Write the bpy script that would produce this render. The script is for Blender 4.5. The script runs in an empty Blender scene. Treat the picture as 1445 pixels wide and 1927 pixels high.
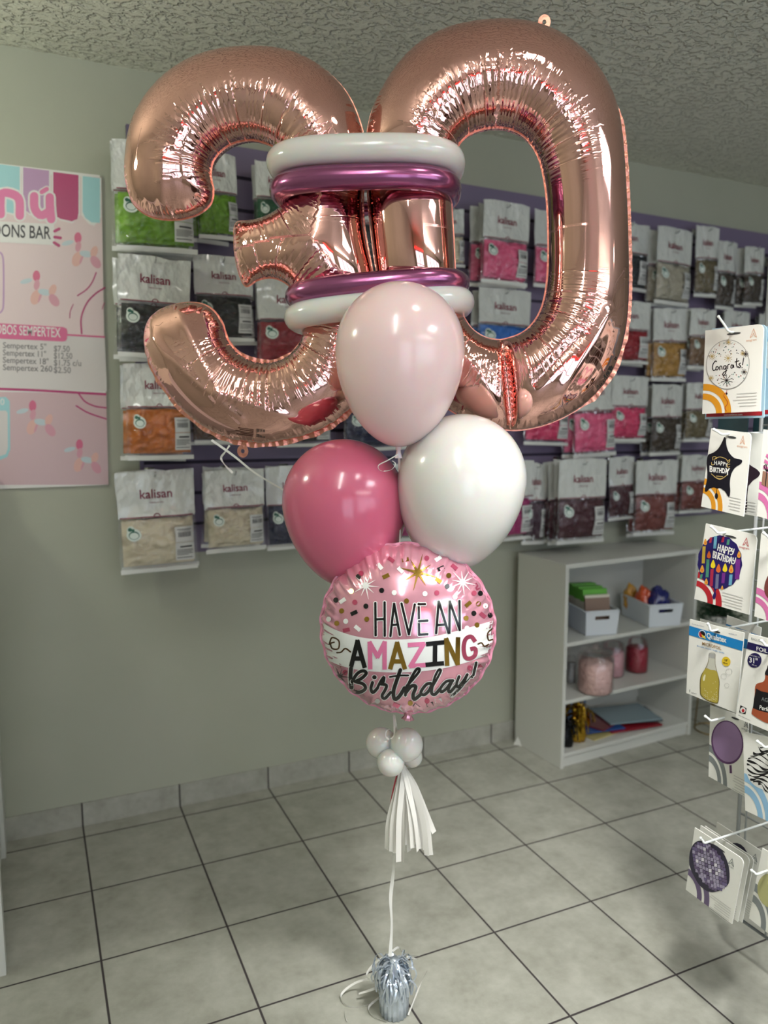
import bpy, bmesh, math, random
import numpy as np
from mathutils import Vector, Matrix, noise, geometry
from mathutils.bvhtree import BVHTree

SC = bpy.context.scene
COL = SC.collection
random.seed(7)
RNG = np.random.default_rng(7)

# ------------------------------------------------------------------ camera
# solved from the floor tile grid (33 cm tiles); X runs along the back wall, Y into it, Z up
R0 = np.array([[0.9107, -0.4132, -0.0025], [0.0535, 0.1120, 0.9923], [0.4097, 0.9037, -0.1241]])
CAM = np.array([-0.0996, -2.6685, 1.4088])
FPX = 1468.5
TILE = 0.33
WALL_Y = 0.0767

def ray(u, v):
    return R0.T @ np.array([(u - 722.5) / FPX, -(v - 963.5) / FPX, 1.0])

def on(ax, u, v, val):
    d = ray(u, v)
    return CAM + d * (val - CAM[ax]) / d[ax]

def on_plane(u, v, p0, n):
    d = ray(u, v)
    return CAM + d * np.dot(np.asarray(p0) - CAM, n) / np.dot(d, n)

def project(p):
    c = R0 @ (np.asarray(p) - CAM)
    return 722.5 + FPX * c[0] / c[2], 963.5 - FPX * c[1] / c[2]

HN = np.array([R0[2][0], R0[2][1], 0.0]); HN /= np.linalg.norm(HN)      # horizontal view direction
HR = np.array([HN[1], -HN[0], 0.0])                                      # to its right
AXIS = np.array([0.618, -1.137, 0.0])                                    # where the bouquet's weight stands

def vp(u, v, off=0.0):
    """a point on the upright plane through the bouquet's axis, moved off metres away from the viewer"""
    return on_plane(u, v, AXIS + HN * off, HN)

cam_data = bpy.data.cameras.new('camera')
cam = bpy.data.objects.new('camera', cam_data)
COL.objects.link(cam)
cam_data.sensor_fit = 'VERTICAL'
cam_data.sensor_height = 36.0
cam_data.lens = FPX / 1927 * 36.0
cam_data.clip_start = 0.02
M3 = np.array([R0[0], R0[1], -R0[2]]).T
u_, s_, v_ = np.linalg.svd(M3)
M3 = u_ @ v_
mw = Matrix.Identity(4)
for i in range(3):
    for j in range(3):
        mw[i][j] = M3[i][j]
    mw[i][3] = CAM[i]
cam.matrix_world = mw
cam_data.dof.use_dof = True
cam_data.dof.focus_distance = 1.66
cam_data.dof.aperture_fstop = 2.4
SC.camera = cam

# ------------------------------------------------------------------ helpers
WLOC = {}

def srgb(r, g, b):
    def f(c):
        c /= 255.0
        return c / 12.92 if c <= 0.04045 else ((c + 0.055) / 1.055) ** 2.4
    return (f(r), f(g), f(b), 1.0)

MATS = {}

def mat(name, rgb=(200, 200, 200), rough=0.5, metal=0.0, **kw):
    if name in MATS:
        return MATS[name]
    m = bpy.data.materials.new(name)
    m.use_nodes = True
    b = m.node_tree.nodes['Principled BSDF']
    b.inputs['Base Color'].default_value = srgb(*rgb)
    b.inputs['Roughness'].default_value = rough
    b.inputs['Metallic'].default_value = metal
    for k, v in kw.items():
        b.inputs[k.replace('_', ' ')].default_value = v
    MATS[name] = m
    return m

def nodes(m):
    nt = m.node_tree
    return nt, nt.nodes, nt.links, nt.nodes['Principled BSDF']

def add_noise_bump(m, scale=40, strength=0.2, dist=0.01, detail=3, kind='noise'):
    nt, N, L, b = nodes(m)
    tc = N.new('ShaderNodeTexCoord')
    if kind == 'noise':
        t = N.new('ShaderNodeTexNoise'); t.inputs['Detail'].default_value = detail; out = t.outputs['Fac']
    else:
        t = N.new('ShaderNodeTexVoronoi'); t.feature = 'SMOOTH_F1'; out = t.outputs['Distance']
    t.inputs['Scale'].default_value = scale
    L.new(tc.outputs['Object'], t.inputs['Vector'])
    bp = N.new('ShaderNodeBump')
    bp.inputs['Strength'].default_value = strength
    bp.inputs['Distance'].default_value = dist
    L.new(out, bp.inputs['Height'])
    L.new(bp.outputs['Normal'], b.inputs['Normal'])
    return m

class MB:
    def __init__(self):
        self.v, self.f, self.m, self.mats = [], [], [], []
    def mi(self, m):
        if m not in self.mats:
            self.mats.append(m)
        return self.mats.index(m)
    def add(self, verts, faces, m):
        o = len(self.v); k = self.mi(m)
        self.v += [tuple(float(c) for c in p) for p in verts]
        for f in faces:
            self.f.append(tuple(o + i for i in f)); self.m.append(k)
        return o
    def box(self, lo, hi, m, M=None):
        x0, y0, z0 = lo; x1, y1, z1 = hi
        vs = [(x0, y0, z0), (x1, y0, z0), (x1, y1, z0), (x0, y1, z0), (x0, y0, z1), (x1, y0, z1), (x1, y1, z1), (x0, y1, z1)]
        if M is not None:
            vs = [tuple(M @ Vector(p)) for p in vs]
        self.add(vs, [(0, 3, 2, 1), (4, 5, 6, 7), (0, 1, 5, 4), (1, 2, 6, 5), (2, 3, 7, 6), (3, 0, 4, 7)], m)
        return self
    def tube(self, pts, r, m, n=8, closed=False, caps=True):
        P = [np.asarray(p, float) for p in pts]; K = len(P)
        rr = r if hasattr(r, '__len__') else [r] * K
        up = None; vs = []
        for i in range(K):
            a = P[(i - 1) % K] if (closed or i) else P[0]
            b = P[(i + 1) % K] if (closed or i < K - 1) else P[-1]
            t = b - a; t /= (np.linalg.norm(t) + 1e-12)
            if up is None:
                up = np.array([0, 0, 1.0]) if abs(t[2]) < 0.9 else np.array([1.0, 0, 0])
            s = np.cross(t, up); s /= (np.linalg.norm(s) + 1e-12)
            up = np.cross(s, t)
            for k in range(n):
                an = 2 * math.pi * k / n
                vs.append(P[i] + rr[i] * (math.cos(an) * s + math.sin(an) * up))
        fs = []
        for i in range(K if closed else K - 1):
            j = (i + 1) % K
            for k in range(n):
                l = (k + 1) % n
                fs.append((i * n + k, i * n + l, j * n + l, j * n + k))
        if caps and not closed:
            fs.append(tuple(range(n))[::-1]); fs.append(tuple((K - 1) * n + k for k in range(n)))
        self.add(vs, fs, m)
        return self
    def lathe(self, prof, m, n=32, o=(0, 0, 0), axis=(0, 0, 1), fn=None):
        ax = Vector(axis).normalized()
        q = Vector((0, 0, 1)).rotation_difference(ax)
        vs = []
        for i, (r, z) in enumerate(prof):
            for k in range(n):
                a = 2 * math.pi * k / n
                rr = r * (fn(a, i / (len(prof) - 1)) if fn else 1.0)
                p = q @ Vector((rr * math.cos(a), rr * math.sin(a), z))
                vs.append((p.x + o[0], p.y + o[1], p.z + o[2]))
        fs = []
        for i in range(len(prof) - 1):
            for k in range(n):
                l = (k + 1) % n
                fs.append((i * n + k, i * n + l, (i + 1) * n + l, (i + 1) * n + k))
        fs.append(tuple(range(n))[::-1]); fs.append(tuple((len(prof) - 1) * n + k for k in range(n)))
        self.add(vs, fs, m)
        return self
    def ribbon(self, pts, width, m, side=None, twist=0.0, thick=0.0):
        P = [np.asarray(p, float) for p in pts]; K = len(P); vs = []
        for i in range(K):
            t = P[min(i + 1, K - 1)] - P[max(i - 1, 0)]; t /= (np.linalg.norm(t) + 1e-12)
            s0 = np.asarray(side if side is not None else HR, float)
            s = s0 - t * np.dot(s0, t); s /= (np.linalg.norm(s) + 1e-12)
            nrm = np.cross(t, s)
            a = twist * i / max(1, K - 1) if not hasattr(twist, '__len__') else twist[i]
            w = width[i] if hasattr(width, '__len__') else width
            d = (math.cos(a) * s + math.sin(a) * nrm) * w / 2
            vs += [P[i] - d, P[i] + d]
        fs = [(2 * i, 2 * i + 1, 2 * i + 3, 2 * i + 2) for i in range(K - 1)]
        self.add(vs, fs, m)
        return self

def link(o, parent=None):
    COL.objects.link(o)
    if parent is not None:
        o.parent = parent
    return o

def obj(name, mb, parent=None, smooth=True, label=None, attrs=None, sharp=None):
    """one mesh object, its vertices given in world space"""
    off = np.array(WLOC.get(parent.name, (0, 0, 0))) if parent is not None else np.zeros(3)
    me = bpy.data.meshes.new(name)
    if len(mb.v):
        vv = np.asarray(mb.v, float)
        if parent is None:
            c = vv.mean(0); c[2] = vv[:, 2].min(); off = c
        me.from_pydata([tuple(p) for p in (vv - off)], [], mb.f)
    for m in mb.mats:
        me.materials.append(m)
    me.polygons.foreach_set('material_index', mb.m)
    me.polygons.foreach_set('use_smooth', [smooth] * len(mb.f))
    if attrs:
        for k, a in attrs.items():
            at = me.attributes.new(k, 'FLOAT', 'POINT'); at.data.foreach_set('value', np.asarray(a, np.float32))
    me.update()
    if smooth and sharp:
        me.set_sharp_from_angle(angle=math.radians(sharp))
    o = bpy.data.objects.new(name, me)
    link(o, parent)
    if parent is None:
        o.location = tuple(off)
    WLOC[o.name] = tuple(off)
    if label:
        o['label'] = label
    return o

def tag(o, label, cat, group=None, kind=None):
    o['label'] = label; o['category'] = cat
    if group: o['group'] = group
    if kind: o['kind'] = kind
    return o

def thing(name, label, cat, loc, group=None):
    o = bpy.data.objects.new(name, None)
    o.empty_display_size = 0.05
    COL.objects.link(o)
    o.location = tuple(float(c) for c in loc)
    WLOC[o.name] = tuple(float(c) for c in loc)
    return tag(o, label, cat, group)

def struct(name, mb, smooth=False):
    o = obj(name, mb, None, smooth); o['kind'] = 'structure'
    return o

def catmull(pts, closed=False, n=8):
    P = [np.asarray(p, float) for p in pts]; K = len(P); out = []
    if K < 3 and not closed:
        return [P[0] + (P[-1] - P[0]) * t for t in np.linspace(0, 1, n + 1)]
    for i in range(K if closed else K - 1):
        p0 = P[(i - 1) % K] if (closed or i > 0) else 2 * P[0] - P[1]
        p1 = P[i]; p2 = P[(i + 1) % K]
        p3 = P[(i + 2) % K] if (closed or i + 2 < K) else 2 * P[-1] - P[-2]
        for k in range(n):
            t = k / n
            out.append(0.5 * (2 * p1 + (p2 - p0) * t + (2 * p0 - 5 * p1 + 4 * p2 - p3) * t * t + (3 * p1 - p0 - 3 * p2 + p3) * t ** 3))
    if not closed:
        out.append(P[-1])
    return out

def resample(pts, ds, closed=False):
    P = np.asarray(pts, float)
    Q = np.vstack([P, P[:1]]) if closed else P
    L = np.concatenate([[0], np.cumsum(np.linalg.norm(np.diff(Q, axis=0), axis=1))])
    n = max(2, int(round(L[-1] / ds)))
    s = np.linspace(0, L[-1], n + 1)
    if closed: s = s[:-1]
    return np.stack([np.interp(s, L, Q[:, k]) for k in range(Q.shape[1])], 1)

# ---- flat print: artwork drawn on a real surface (card, poster, foil)
_TXT = {}
def text_mesh(s, bold=0.0):
    key = (s, bold)
    if key not in _TXT:
        c = bpy.data.curves.new('t', 'FONT'); c.body = s; c.offset = bold; c.resolution_u = 3; c.size = 1.0
        o = bpy.data.objects.new('t', c); COL.objects.link(o)
        bpy.context.view_layer.update()
        me = o.evaluated_get(bpy.context.evaluated_depsgraph_get()).to_mesh()
        vs = [(v.co.x, v.co.y) for v in me.vertices]; fs = [tuple(p.vertices) for p in me.polygons]
        bpy.data.objects.remove(o); bpy.data.curves.remove(c)
        _TXT[key] = (vs, fs)
    return _TXT[key]

class Art:
    """collects printed shapes given in picture coordinates of the surface they lie on"""
    def __init__(self, surf, lift=0.0006, Z=None):
        self.mb = MB(); self.surf = surf; self.lift = lift; self.k = 1
        self.Z = Z
    def z(self, p):
        if self.Z is None: return p
        ox, oy, s = self.Z
        return (ox + p[0] / s, oy + p[1] / s)
    def zs(self, d):
        return d if self.Z is None else d / self.Z[2]
    def put(self, uv, faces, m, layer=None):
        self.j = (getattr(self, 'j', 0) + 1) % 120
        l = (self.k if layer is None else layer) + 0.004 * self.j
        self.k += 0.15 if layer is None else 0
        P = [self.surf(u, v, self.lift * l) for u, v in uv]
        ok = [p is not None for p in P]
        P = [p if p is not None else CAM for p in P]
        faces = [f for f in faces if all(ok[i] for i in f)]
        self.mb.add(P, faces, m)
    def poly(self, pts, m, layer=None):
        uv = [self.z(p) for p in pts]
        self.put(uv, [tuple(range(len(uv)))], m, layer)
    def blob(self, pts, m, n=6, layer=None):
        self.poly([tuple(p) for p in catmull(pts, True, n)], m, layer)
    def ell(self, c, rx, ry, m, rot=0.0, n=22, layer=None):
        a = math.radians(rot); pts = []
        for k in range(n):
            t = 2 * math.pi * k / n; x = rx * math.cos(t); y = ry * math.sin(t)
            pts.append((c[0] + x * math.cos(a) - y * math.sin(a), c[1] + x * math.sin(a) + y * math.cos(a)))
        self.poly(pts, m, layer)
    def stroke(self, pts, w, m, smooth=True, layer=None, cap=True, n=6):
        P = [np.array(self.z(p), float) for p in pts]; w = self.zs(w)
        Q = catmull(P, False, n) if smooth and len(P) > 2 else P
        Q = [np.array(q) for q in resample(Q, max(0.6, w * 0.35))] if smooth or len(P) == 2 else P
        K = len(Q); uv = []; fs = []
        if not smooth and K > 2:
            for a, b in zip(Q[:-1], Q[1:]):
                uv = []; fs = []
                t = (b - a) / (np.linalg.norm(b - a) + 1e-9); nn = np.array([-t[1], t[0]]) * w / 2
                e = t * w * 0.3
                seg = max(2, int(np.linalg.norm(b - a) / 3)); o = len(uv)
                for k in range(seg + 1):
                    q = (a - e) + (b - a + 2 * e) * k / seg
                    uv += [q - nn, q + nn]
                fs += [(o + 2 * k, o + 2 * k + 1, o + 2 * k + 3, o + 2 * k + 2) for k in range(seg)]
                self.put([tuple(q) for q in uv], fs, m, layer)
            uv = []; fs = []
        else:
            for i in range(K):
                t = Q[min(i + 1, K - 1)] - Q[max(i - 1, 0)]; t /= (np.linalg.norm(t) + 1e-9)
                nn = np.array([-t[1], t[0]]) * w / 2
                uv += [Q[i] - nn, Q[i] + nn]
            fs = [(2 * i, 2 * i + 1, 2 * i + 3, 2 * i + 2) for i in range(K - 1)]
        if cap:
            for q in (Q[0], Q[-1]):
                self.put([tuple(q + w / 2 * np.array([math.cos(a), math.sin(a)])) for a in np.linspace(0, 2 * math.pi, 13)[:-1]], [tuple(range(12))], m, layer)
        if uv: self.put([tuple(q) for q in uv], fs, m, layer)
    def text(self, s, at, size, m, ang=0.0, sx=1.0, bold=0.0, lean=0.0, layer=None):
        vs, fs = text_mesh(s, bold)
        u0, v0 = self.z(at); size = self.zs(size)
        a = math.radians(ang)
        uv = [(u0 + x * size * sx * math.cos(a) + lean * y * size, v0 + x * size * sx * math.sin(a) - y * size) for x, y in vs]
        self.put(uv, fs, m, layer)
    def fit(self, s, a, b, size, m, bold=0.0, layer=None):
        """one line of text from point a to point b along the baseline"""
        vs, fs = text_mesh(s, bold); x0 = min(p[0] for p in vs); x1 = max(p[0] for p in vs)
        a = np.array(self.z(a)); b = np.array(self.z(b)); size = self.zs(size)
        self.put([tuple(a + (b - a) * (x - x0) / (x1 - x0) - np.array([0, y * size])) for x, y in vs], fs, m, layer)
    def lines(self, at, wid, n, step, m, ang=0.0, th=1.0, jit=True):
        for i in range(n):
            w = wid * (random.uniform(0.6, 1.0) if jit else 1.0)
            x, y = at[0] + (wid - w), at[1] + i * step
            dy = math.tan(math.radians(ang))
            self.poly([(x, y + (x - at[0]) * dy), (at[0] + wid, y + wid * dy), (at[0] + wid, y + wid * dy + th), (x, y + (x - at[0]) * dy + th)], m)

def plane_surf(p0, n):
    p0 = np.asarray(p0, float); n = np.asarray(n, float); n = n / np.linalg.norm(n)
    if np.dot(CAM - p0, n) < 0: n = -n
    return lambda u, v, lift: on_plane(u, v, p0 + n * lift, n)

def bvh_surf(ob):
    me = ob.data; off = Vector(WLOC[ob.name])
    t = BVHTree.FromPolygons([v.co + off for v in me.vertices], [tuple(p.vertices) for p in me.polygons])
    def f(u, v, lift):
        d = Vector(ray(u, v)).normalized()
        h = t.ray_cast(Vector(CAM), d)
        if h[0] is None: return None
        return np.array(h[0] - d * lift)
    return f

# ------------------------------------------------------------------ materials of the room
def tile_material():
    m = bpy.data.materials.new('floor_tile'); m.use_nodes = True
    nt, N, L, b = nodes(m)
    geo = N.new('ShaderNodeNewGeometry')
    sep = N.new('ShaderNodeSeparateXYZ'); L.new(geo.outputs['Position'], sep.inputs[0])
    def mth(op, a, bb=None, clamp=False):
        n = N.new('ShaderNodeMath'); n.operation = op; n.use_clamp = clamp
        for i, x in enumerate((a, bb)):
            if x is None: continue
            if isinstance(x, (int, float)): n.inputs[i].default_value = x
            else: L.new(x, n.inputs[i])
        return n.outputs[0]
    ds = []
    cells = []
    for ax in ('X', 'Y'):
        q = mth('DIVIDE', sep.outputs[ax], TILE)
        fr = mth('FRACT', mth('ADD', q, 100.0))
        e = mth('MINIMUM', fr, mth('SUBTRACT', 1.0, fr))
        ds.append(e); cells.append(mth('FLOOR', q))
    # grout: X lines everywhere; Y lines on the grid
    e = mth('MINIMUM', ds[0], ds[1])
    up = N.new('ShaderNodeSeparateXYZ'); L.new(geo.outputs['Normal'], up.inputs[0])
    flat = mth('GREATER_THAN', up.outputs['Z'], 0.5)
    e = mth('ADD', mth('MULTIPLY', e, flat), mth('MULTIPLY', ds[0], mth('SUBTRACT', 1.0, flat)))
    g = N.new('ShaderNodeMapRange'); g.inputs['From Min'].default_value = 0.006; g.inputs['From Max'].default_value = 0.0105
    L.new(e, g.inputs['Value'])
    comb = N.new('ShaderNodeCombineXYZ'); L.new(cells[0], comb.inputs[0]); L.new(cells[1], comb.inputs[1])
    wn = N.new('ShaderNodeTexWhiteNoise'); wn.noise_dimensions = '3D'; L.new(comb.outputs[0], wn.inputs['Vector'])
    off = N.new('ShaderNodeVectorMath'); off.operation = 'MULTIPLY_ADD'
    L.new(wn.outputs['Color'], off.inputs[0]); off.inputs[1].default_value = (9, 9, 9); L.new(geo.outputs['Position'], off.inputs[2])
    n1 = N.new('ShaderNodeTexNoise'); n1.inputs['Scale'].default_value = 11; n1.inputs['Detail'].default_value = 8; n1.inputs['Roughness'].default_value = 0.62
    L.new(off.outputs[0], n1.inputs['Vector'])
    n2 = N.new('ShaderNodeTexNoise'); n2.inputs['Scale'].default_value = 42; n2.inputs['Detail'].default_value = 5
    L.new(off.outputs[0], n2.inputs['Vector'])
    mixf = mth('ADD', mth('MULTIPLY', n1.outputs['Fac'], 0.75), mth('MULTIPLY', n2.outputs['Fac'], 0.25))
    cr = N.new('ShaderNodeValToRGB'); L.new(mixf, cr.inputs[0])
    cr.color_ramp.elements[0].position = 0.33; cr.color_ramp.elements[0].color = srgb(148, 148, 136)
    cr.color_ramp.elements[1].position = 0.66; cr.color_ramp.elements[1].color = srgb(177, 177, 166)
    mix = N.new('ShaderNodeMix'); mix.data_type = 'RGBA'
    L.new(g.outputs[0], mix.inputs['Factor']); mix.inputs['A'].default_value = srgb(62, 57, 57)
    L.new(cr.outputs[0], mix.inputs['B']); L.new(mix.outputs['Result'], b.inputs['Base Color'])
    ro = N.new('ShaderNodeMapRange'); ro.inputs['To Min'].default_value = 0.85; ro.inputs['To Max'].default_value = 0.42
    L.new(g.outputs[0], ro.inputs['Value']); L.new(ro.outputs[0], b.inputs['Roughness'])
    b.inputs['Specular IOR Level'].default_value = 0.35
    bp = N.new('ShaderNodeBump'); bp.inputs['Strength'].default_value = 0.5; bp.inputs['Distance'].default_value = 0.002
    hh = mth('ADD', g.outputs[0], mth('MULTIPLY', n2.outputs['Fac'], 0.12))
    L.new(hh, bp.inputs['Height']); L.new(bp.outputs[0], b.inputs['Normal'])
    return m

def ceiling_material():
    m = bpy.data.materials.new('knockdown_plaster'); m.use_nodes = True
    nt, N, L, b = nodes(m)
    b.inputs['Base Color'].default_value = srgb(226, 226, 211); b.inputs['Roughness'].default_value = 0.55
    tc = N.new('ShaderNodeTexCoord')
    mp = N.new('ShaderNodeMapping'); mp.inputs['Scale'].default_value = (1, 1.25, 1)
    L.new(tc.outputs['Object'], mp.inputs[0])
    w = N.new('ShaderNodeTexNoise'); w.inputs['Scale'].default_value = 16; w.inputs['Detail'].default_value = 4
    L.new(mp.outputs[0], w.inputs['Vector'])
    ad = N.new('ShaderNodeVectorMath'); ad.operation = 'MULTIPLY_ADD'; ad.inputs[1].default_value = (0.035, 0.035, 0.035)
    L.new(w.outputs['Color'], ad.inputs[0]); L.new(mp.outputs[0], ad.inputs[2])
    v = N.new('ShaderNodeTexNoise'); v.inputs['Scale'].default_value = 40; v.inputs['Detail'].default_value = 2.2; v.inputs['Roughness'].default_value = 0.5
    L.new(ad.outputs[0], v.inputs['Vector'])
    r = N.new('ShaderNodeValToRGB'); L.new(v.outputs['Fac'], r.inputs[0])
    r.color_ramp.elements[0].position = 0.40; r.color_ramp.elements[1].position = 0.53
    f = N.new('ShaderNodeTexNoise'); f.inputs['Scale'].default_value = 90; f.inputs['Detail'].default_value = 3
    L.new(tc.outputs['Object'], f.inputs['Vector'])
    s = N.new('ShaderNodeMath'); s.operation = 'MULTIPLY_ADD'; s.inputs[1].default_value = 0.35
    L.new(f.outputs['Fac'], s.inputs[0]); L.new(r.outputs[0], s.inputs[2])
    bp = N.new('ShaderNodeBump'); bp.inputs['Strength'].default_value = 1.0; bp.inputs['Distance'].default_value = 0.010
    L.new(s.outputs[0], bp.inputs['Height']); L.new(bp.outputs[0], b.inputs['Normal'])
    return m

def wall_material():
    m = mat('painted_wall', (167, 169, 151), 0.6)
    nt, N, L, b = nodes(m)
    tc = N.new('ShaderNodeTexCoord')
    n = N.new('ShaderNodeTexNoise'); n.inputs['Scale'].default_value = 2.2; n.inputs['Detail'].default_value = 6
    L.new(tc.outputs['Object'], n.inputs['Vector'])
    cr = N.new('ShaderNodeValToRGB'); L.new(n.outputs['Fac'], cr.inputs[0])
    cr.color_ramp.elements[0].position = 0.3; cr.color_ramp.elements[0].color = srgb(164, 167, 149)
    cr.color_ramp.elements[1].position = 0.7; cr.color_ramp.elements[1].color = srgb(171, 173, 156)
    L.new(cr.outputs[0], b.inputs['Base Color'])
    n2 = N.new('ShaderNodeTexNoise'); n2.inputs['Scale'].default_value = 60; n2.inputs['Detail'].default_value = 4
    L.new(tc.outputs['Object'], n2.inputs['Vector'])
    bp = N.new('ShaderNodeBump'); bp.inputs['Strength'].default_value = 0.15; bp.inputs['Distance'].default_value = 0.003
    L.new(n2.outputs['Fac'], bp.inputs['Height']); L.new(bp.outputs[0], b.inputs['Normal'])
    return m

TILE_M = tile_material(); CEIL_M = ceiling_material(); WALL_M = wall_material()
WHITE_LAM = mat('white_laminate', (206, 207, 200), 0.35)
METAL = mat('brushed_steel', (170, 172, 172), 0.28, 1.0)
WIRE = mat('white_coated_wire', (214, 218, 214), 0.3)
DARK = mat('dark_frame', (40, 40, 42), 0.4)

def emit(name, rgb, strength):
    m = bpy.data.materials.new(name); m.use_nodes = True
    nt = m.node_tree; nt.nodes.clear()
    e = nt.nodes.new('ShaderNodeEmission'); o = nt.nodes.new('ShaderNodeOutputMaterial')
    e.inputs[0].default_value = srgb(*rgb); e.inputs[1].default_value = strength
    nt.links.new(e.outputs[0], o.inputs[0])
    return m

# ------------------------------------------------------------------ room
X0, X1, Y0 = -1.7, 4.7, -5.3
def cz(x): return 2.515 - 0.0142 * (x + 0.1)
YW = WALL_Y + 0.007
T = 0.1
mb = MB(); mb.box((X0 - T, Y0 - T, -T), (X1 + T, YW + T, 0), TILE_M); struct('floor', mb)
mb = MB()
mb.add([(X0 - T, Y0 - T, cz(X0 - T)), (X1 + T, Y0 - T, cz(X1 + T)), (X1 + T, YW + T, cz(X1 + T)), (X0 - T, YW + T, cz(X0 - T)),
        (X0 - T, Y0 - T, 2.75), (X1 + T, Y0 - T, 2.75), (X1 + T, YW + T, 2.75), (X0 - T, YW + T, 2.75)],
       [(0, 1, 2, 3), (7, 6, 5, 4), (4, 5, 1, 0), (5, 6, 2, 1), (6, 7, 3, 2), (7, 4, 0, 3)], CEIL_M)
struct('ceiling', mb)
mb = MB(); mb.box((X0 - T, YW, 0), (X1 + T, YW + T, 2.7), WALL_M); struct('wall_back', mb)
mb = MB(); mb.box((X0 - T, Y0, 0), (X0, YW, 2.7), WALL_M); struct('wall_left', mb)
mb = MB(); mb.box((X1, Y0, 0), (X1 + T, YW, 2.7), WALL_M); struct('wall_right', mb)
# shop front behind the viewer: two glazed openings in the wall
def front_wall():
    mb = MB()
    holes = [(-1.35, 0.15, 0.06, 2.15), (0.75, 3.9, 0.55, 2.15)]
    xs = [X0] + [c for h in holes for c in h[:2]] + [X1]
    for a, b in ((xs[0], xs[1]), (xs[2], xs[3]), (xs[4], xs[5])):
        mb.box((a, Y0 - T, 0), (b, Y0, 2.7), WALL_M)
    for h in holes:
        mb.box((h[0], Y0 - T, h[3]), (h[1], Y0, 2.7), WALL_M)
        mb.box((h[0], Y0 - T, 0), (h[1], Y0, h[2]), WALL_M)
    struct('wall_front', mb)
    for k, h in enumerate(holes):
        pane = emit('daylight_pane_%d' % k, (226, 238, 255), DAY[k])
        mb = MB(); mb.box((h[0], Y0 - 0.07, h[2]), (h[1], Y0 - 0.05, h[3]), pane)
        nm = 'door_1' if k == 0 else 'window_1'
        w = struct(nm, mb)
        fr = MB()
        n = 3 if k == 0 else 5
        for i in range(n):
            x = h[0] + (h[1] - h[0]) * i / (n - 1)
            fr.box((x - 0.03, Y0 - 0.045, h[2]), (x + 0.03, Y0 + 0.01, h[3]), DARK)
        for z in (h[2] + 0.03, h[3] - 0.03) + ((1.0,) if k == 0 else ()):
            fr.box((h[0], Y0 - 0.045, z - 0.03), (h[1], Y0 + 0.008, z + 0.03), DARK)
        obj(nm + '_frame', fr, w, False)
DAY = (3.0, 3.0)
front_wall()
# tiled skirting on the back wall
mb = MB(); mb.box((-0.60, WALL_Y, 0), (X1, YW, 0.0812), TILE_M); struct('baseboard_back', mb)

# lamps: a tube fitting and two round downlights, all out of the frame overhead
tube_m = emit('led_tube_glow', (250, 252, 248), 52.0)
a = np.array([0.22, -1.78, 2.43]); b = np.array([-0.62, -3.02, 2.43])
t = thing('tube_light', 'long white ceiling tube lamp running toward the shop door', 'lamp', (a + b) / 2)
mb = MB(); mb.tube([a, b], 0.022, tube_m, 14); obj('lit_tube', mb, t, True, 'glowing white tube')
d = (b - a) / np.linalg.norm(b - a)
for p_, q_ in ((a - d * 0.04, a + d * 0.03), (b - d * 0.03, b + d * 0.04)):
    mb = MB(); mb.tube([p_, q_], 0.027, WHITE_LAM, 14); obj('end_cap', mb, t)
mb = MB(); mb.tube([a - d * 0.02 + [0, 0, 0.035], b + d * 0.02 + [0, 0, 0.035]], 0.016, WHITE_LAM, 8); obj('fitting', mb, t)
ta, tb = np.array([0.7, -4.35, 2.42]), np.array([2.5, -4.35, 2.42])  # extra tube added to brighten the rear walls that the foil mirrors
t = thing('tube_light', 'added white ceiling tube lamp that brightens the unseen rear walls', 'lamp', (ta + tb) / 2)
mb = MB(); mb.tube([ta, tb], 0.022, emit('rear_fill_glow', (250, 252, 250), 34.0), 14); obj('lit_tube', mb, t, True, 'glowing white tube')
mb = MB(); mb.tube([ta + [0, 0, 0.035], tb + [0, 0, 0.035]], 0.016, WHITE_LAM, 8); obj('fitting', mb, t)
def downlight(x, y, s, label):
    z = cz(x)
    t = thing('downlight', label, 'lamp', (x, y, z - 0.03), 'round ceiling downlights')
    mb = MB(); mb.lathe([(0.075, -0.012), (0.09, -0.012), (0.095, -0.002), (0.095, 0.0)], WHITE_LAM, 28, (x, y, z)); obj('trim_ring', mb, t)
    mb = MB(); mb.lathe([(0.0, -0.0135), (0.073, -0.0135), (0.073, -0.0125)], emit('downlight_glow', (255, 248, 236), s), 28, (x, y, z)); obj('lens', mb, t, True, 'lit lens')
downlight(0.80, -1.72, 36.0, 'round ceiling downlight nearest the balloon bouquet')
downlight(2.9, -3.6, 14.0, 'round ceiling downlight over the added counter')
def panel_light(x, y, s):
    z = cz(x)
    t = thing('panel_light', 'square ceiling light panel over the floor before the wire rack', 'lamp', (x, y, z - 0.03))
    fr = MB()
    for lo, hi in (((-.31, -.31), (.31, -.295)), ((-.31, .295), (.31, .31)), ((-.31, -.295), (-.295, .295)), ((.295, -.295), (.31, .295))):
        fr.box((x + lo[0], y + lo[1], z - 0.03), (x + hi[0], y + hi[1], z + 0.01), WHITE_LAM)
    obj('panel_frame', fr, t, False)
    mb = MB(); mb.add([(x - .295, y - .295, z - .024), (x + .295, y - .295, z - .024), (x + .295, y + .295, z - .024), (x - .295, y + .295, z - .024)], [(3, 2, 1, 0)], emit('panel_glow', (248, 251, 255), s)); obj('diffuser', mb, t, False, 'lit diffuser')
panel_light(1.75, -2.75, 16.0)
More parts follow.
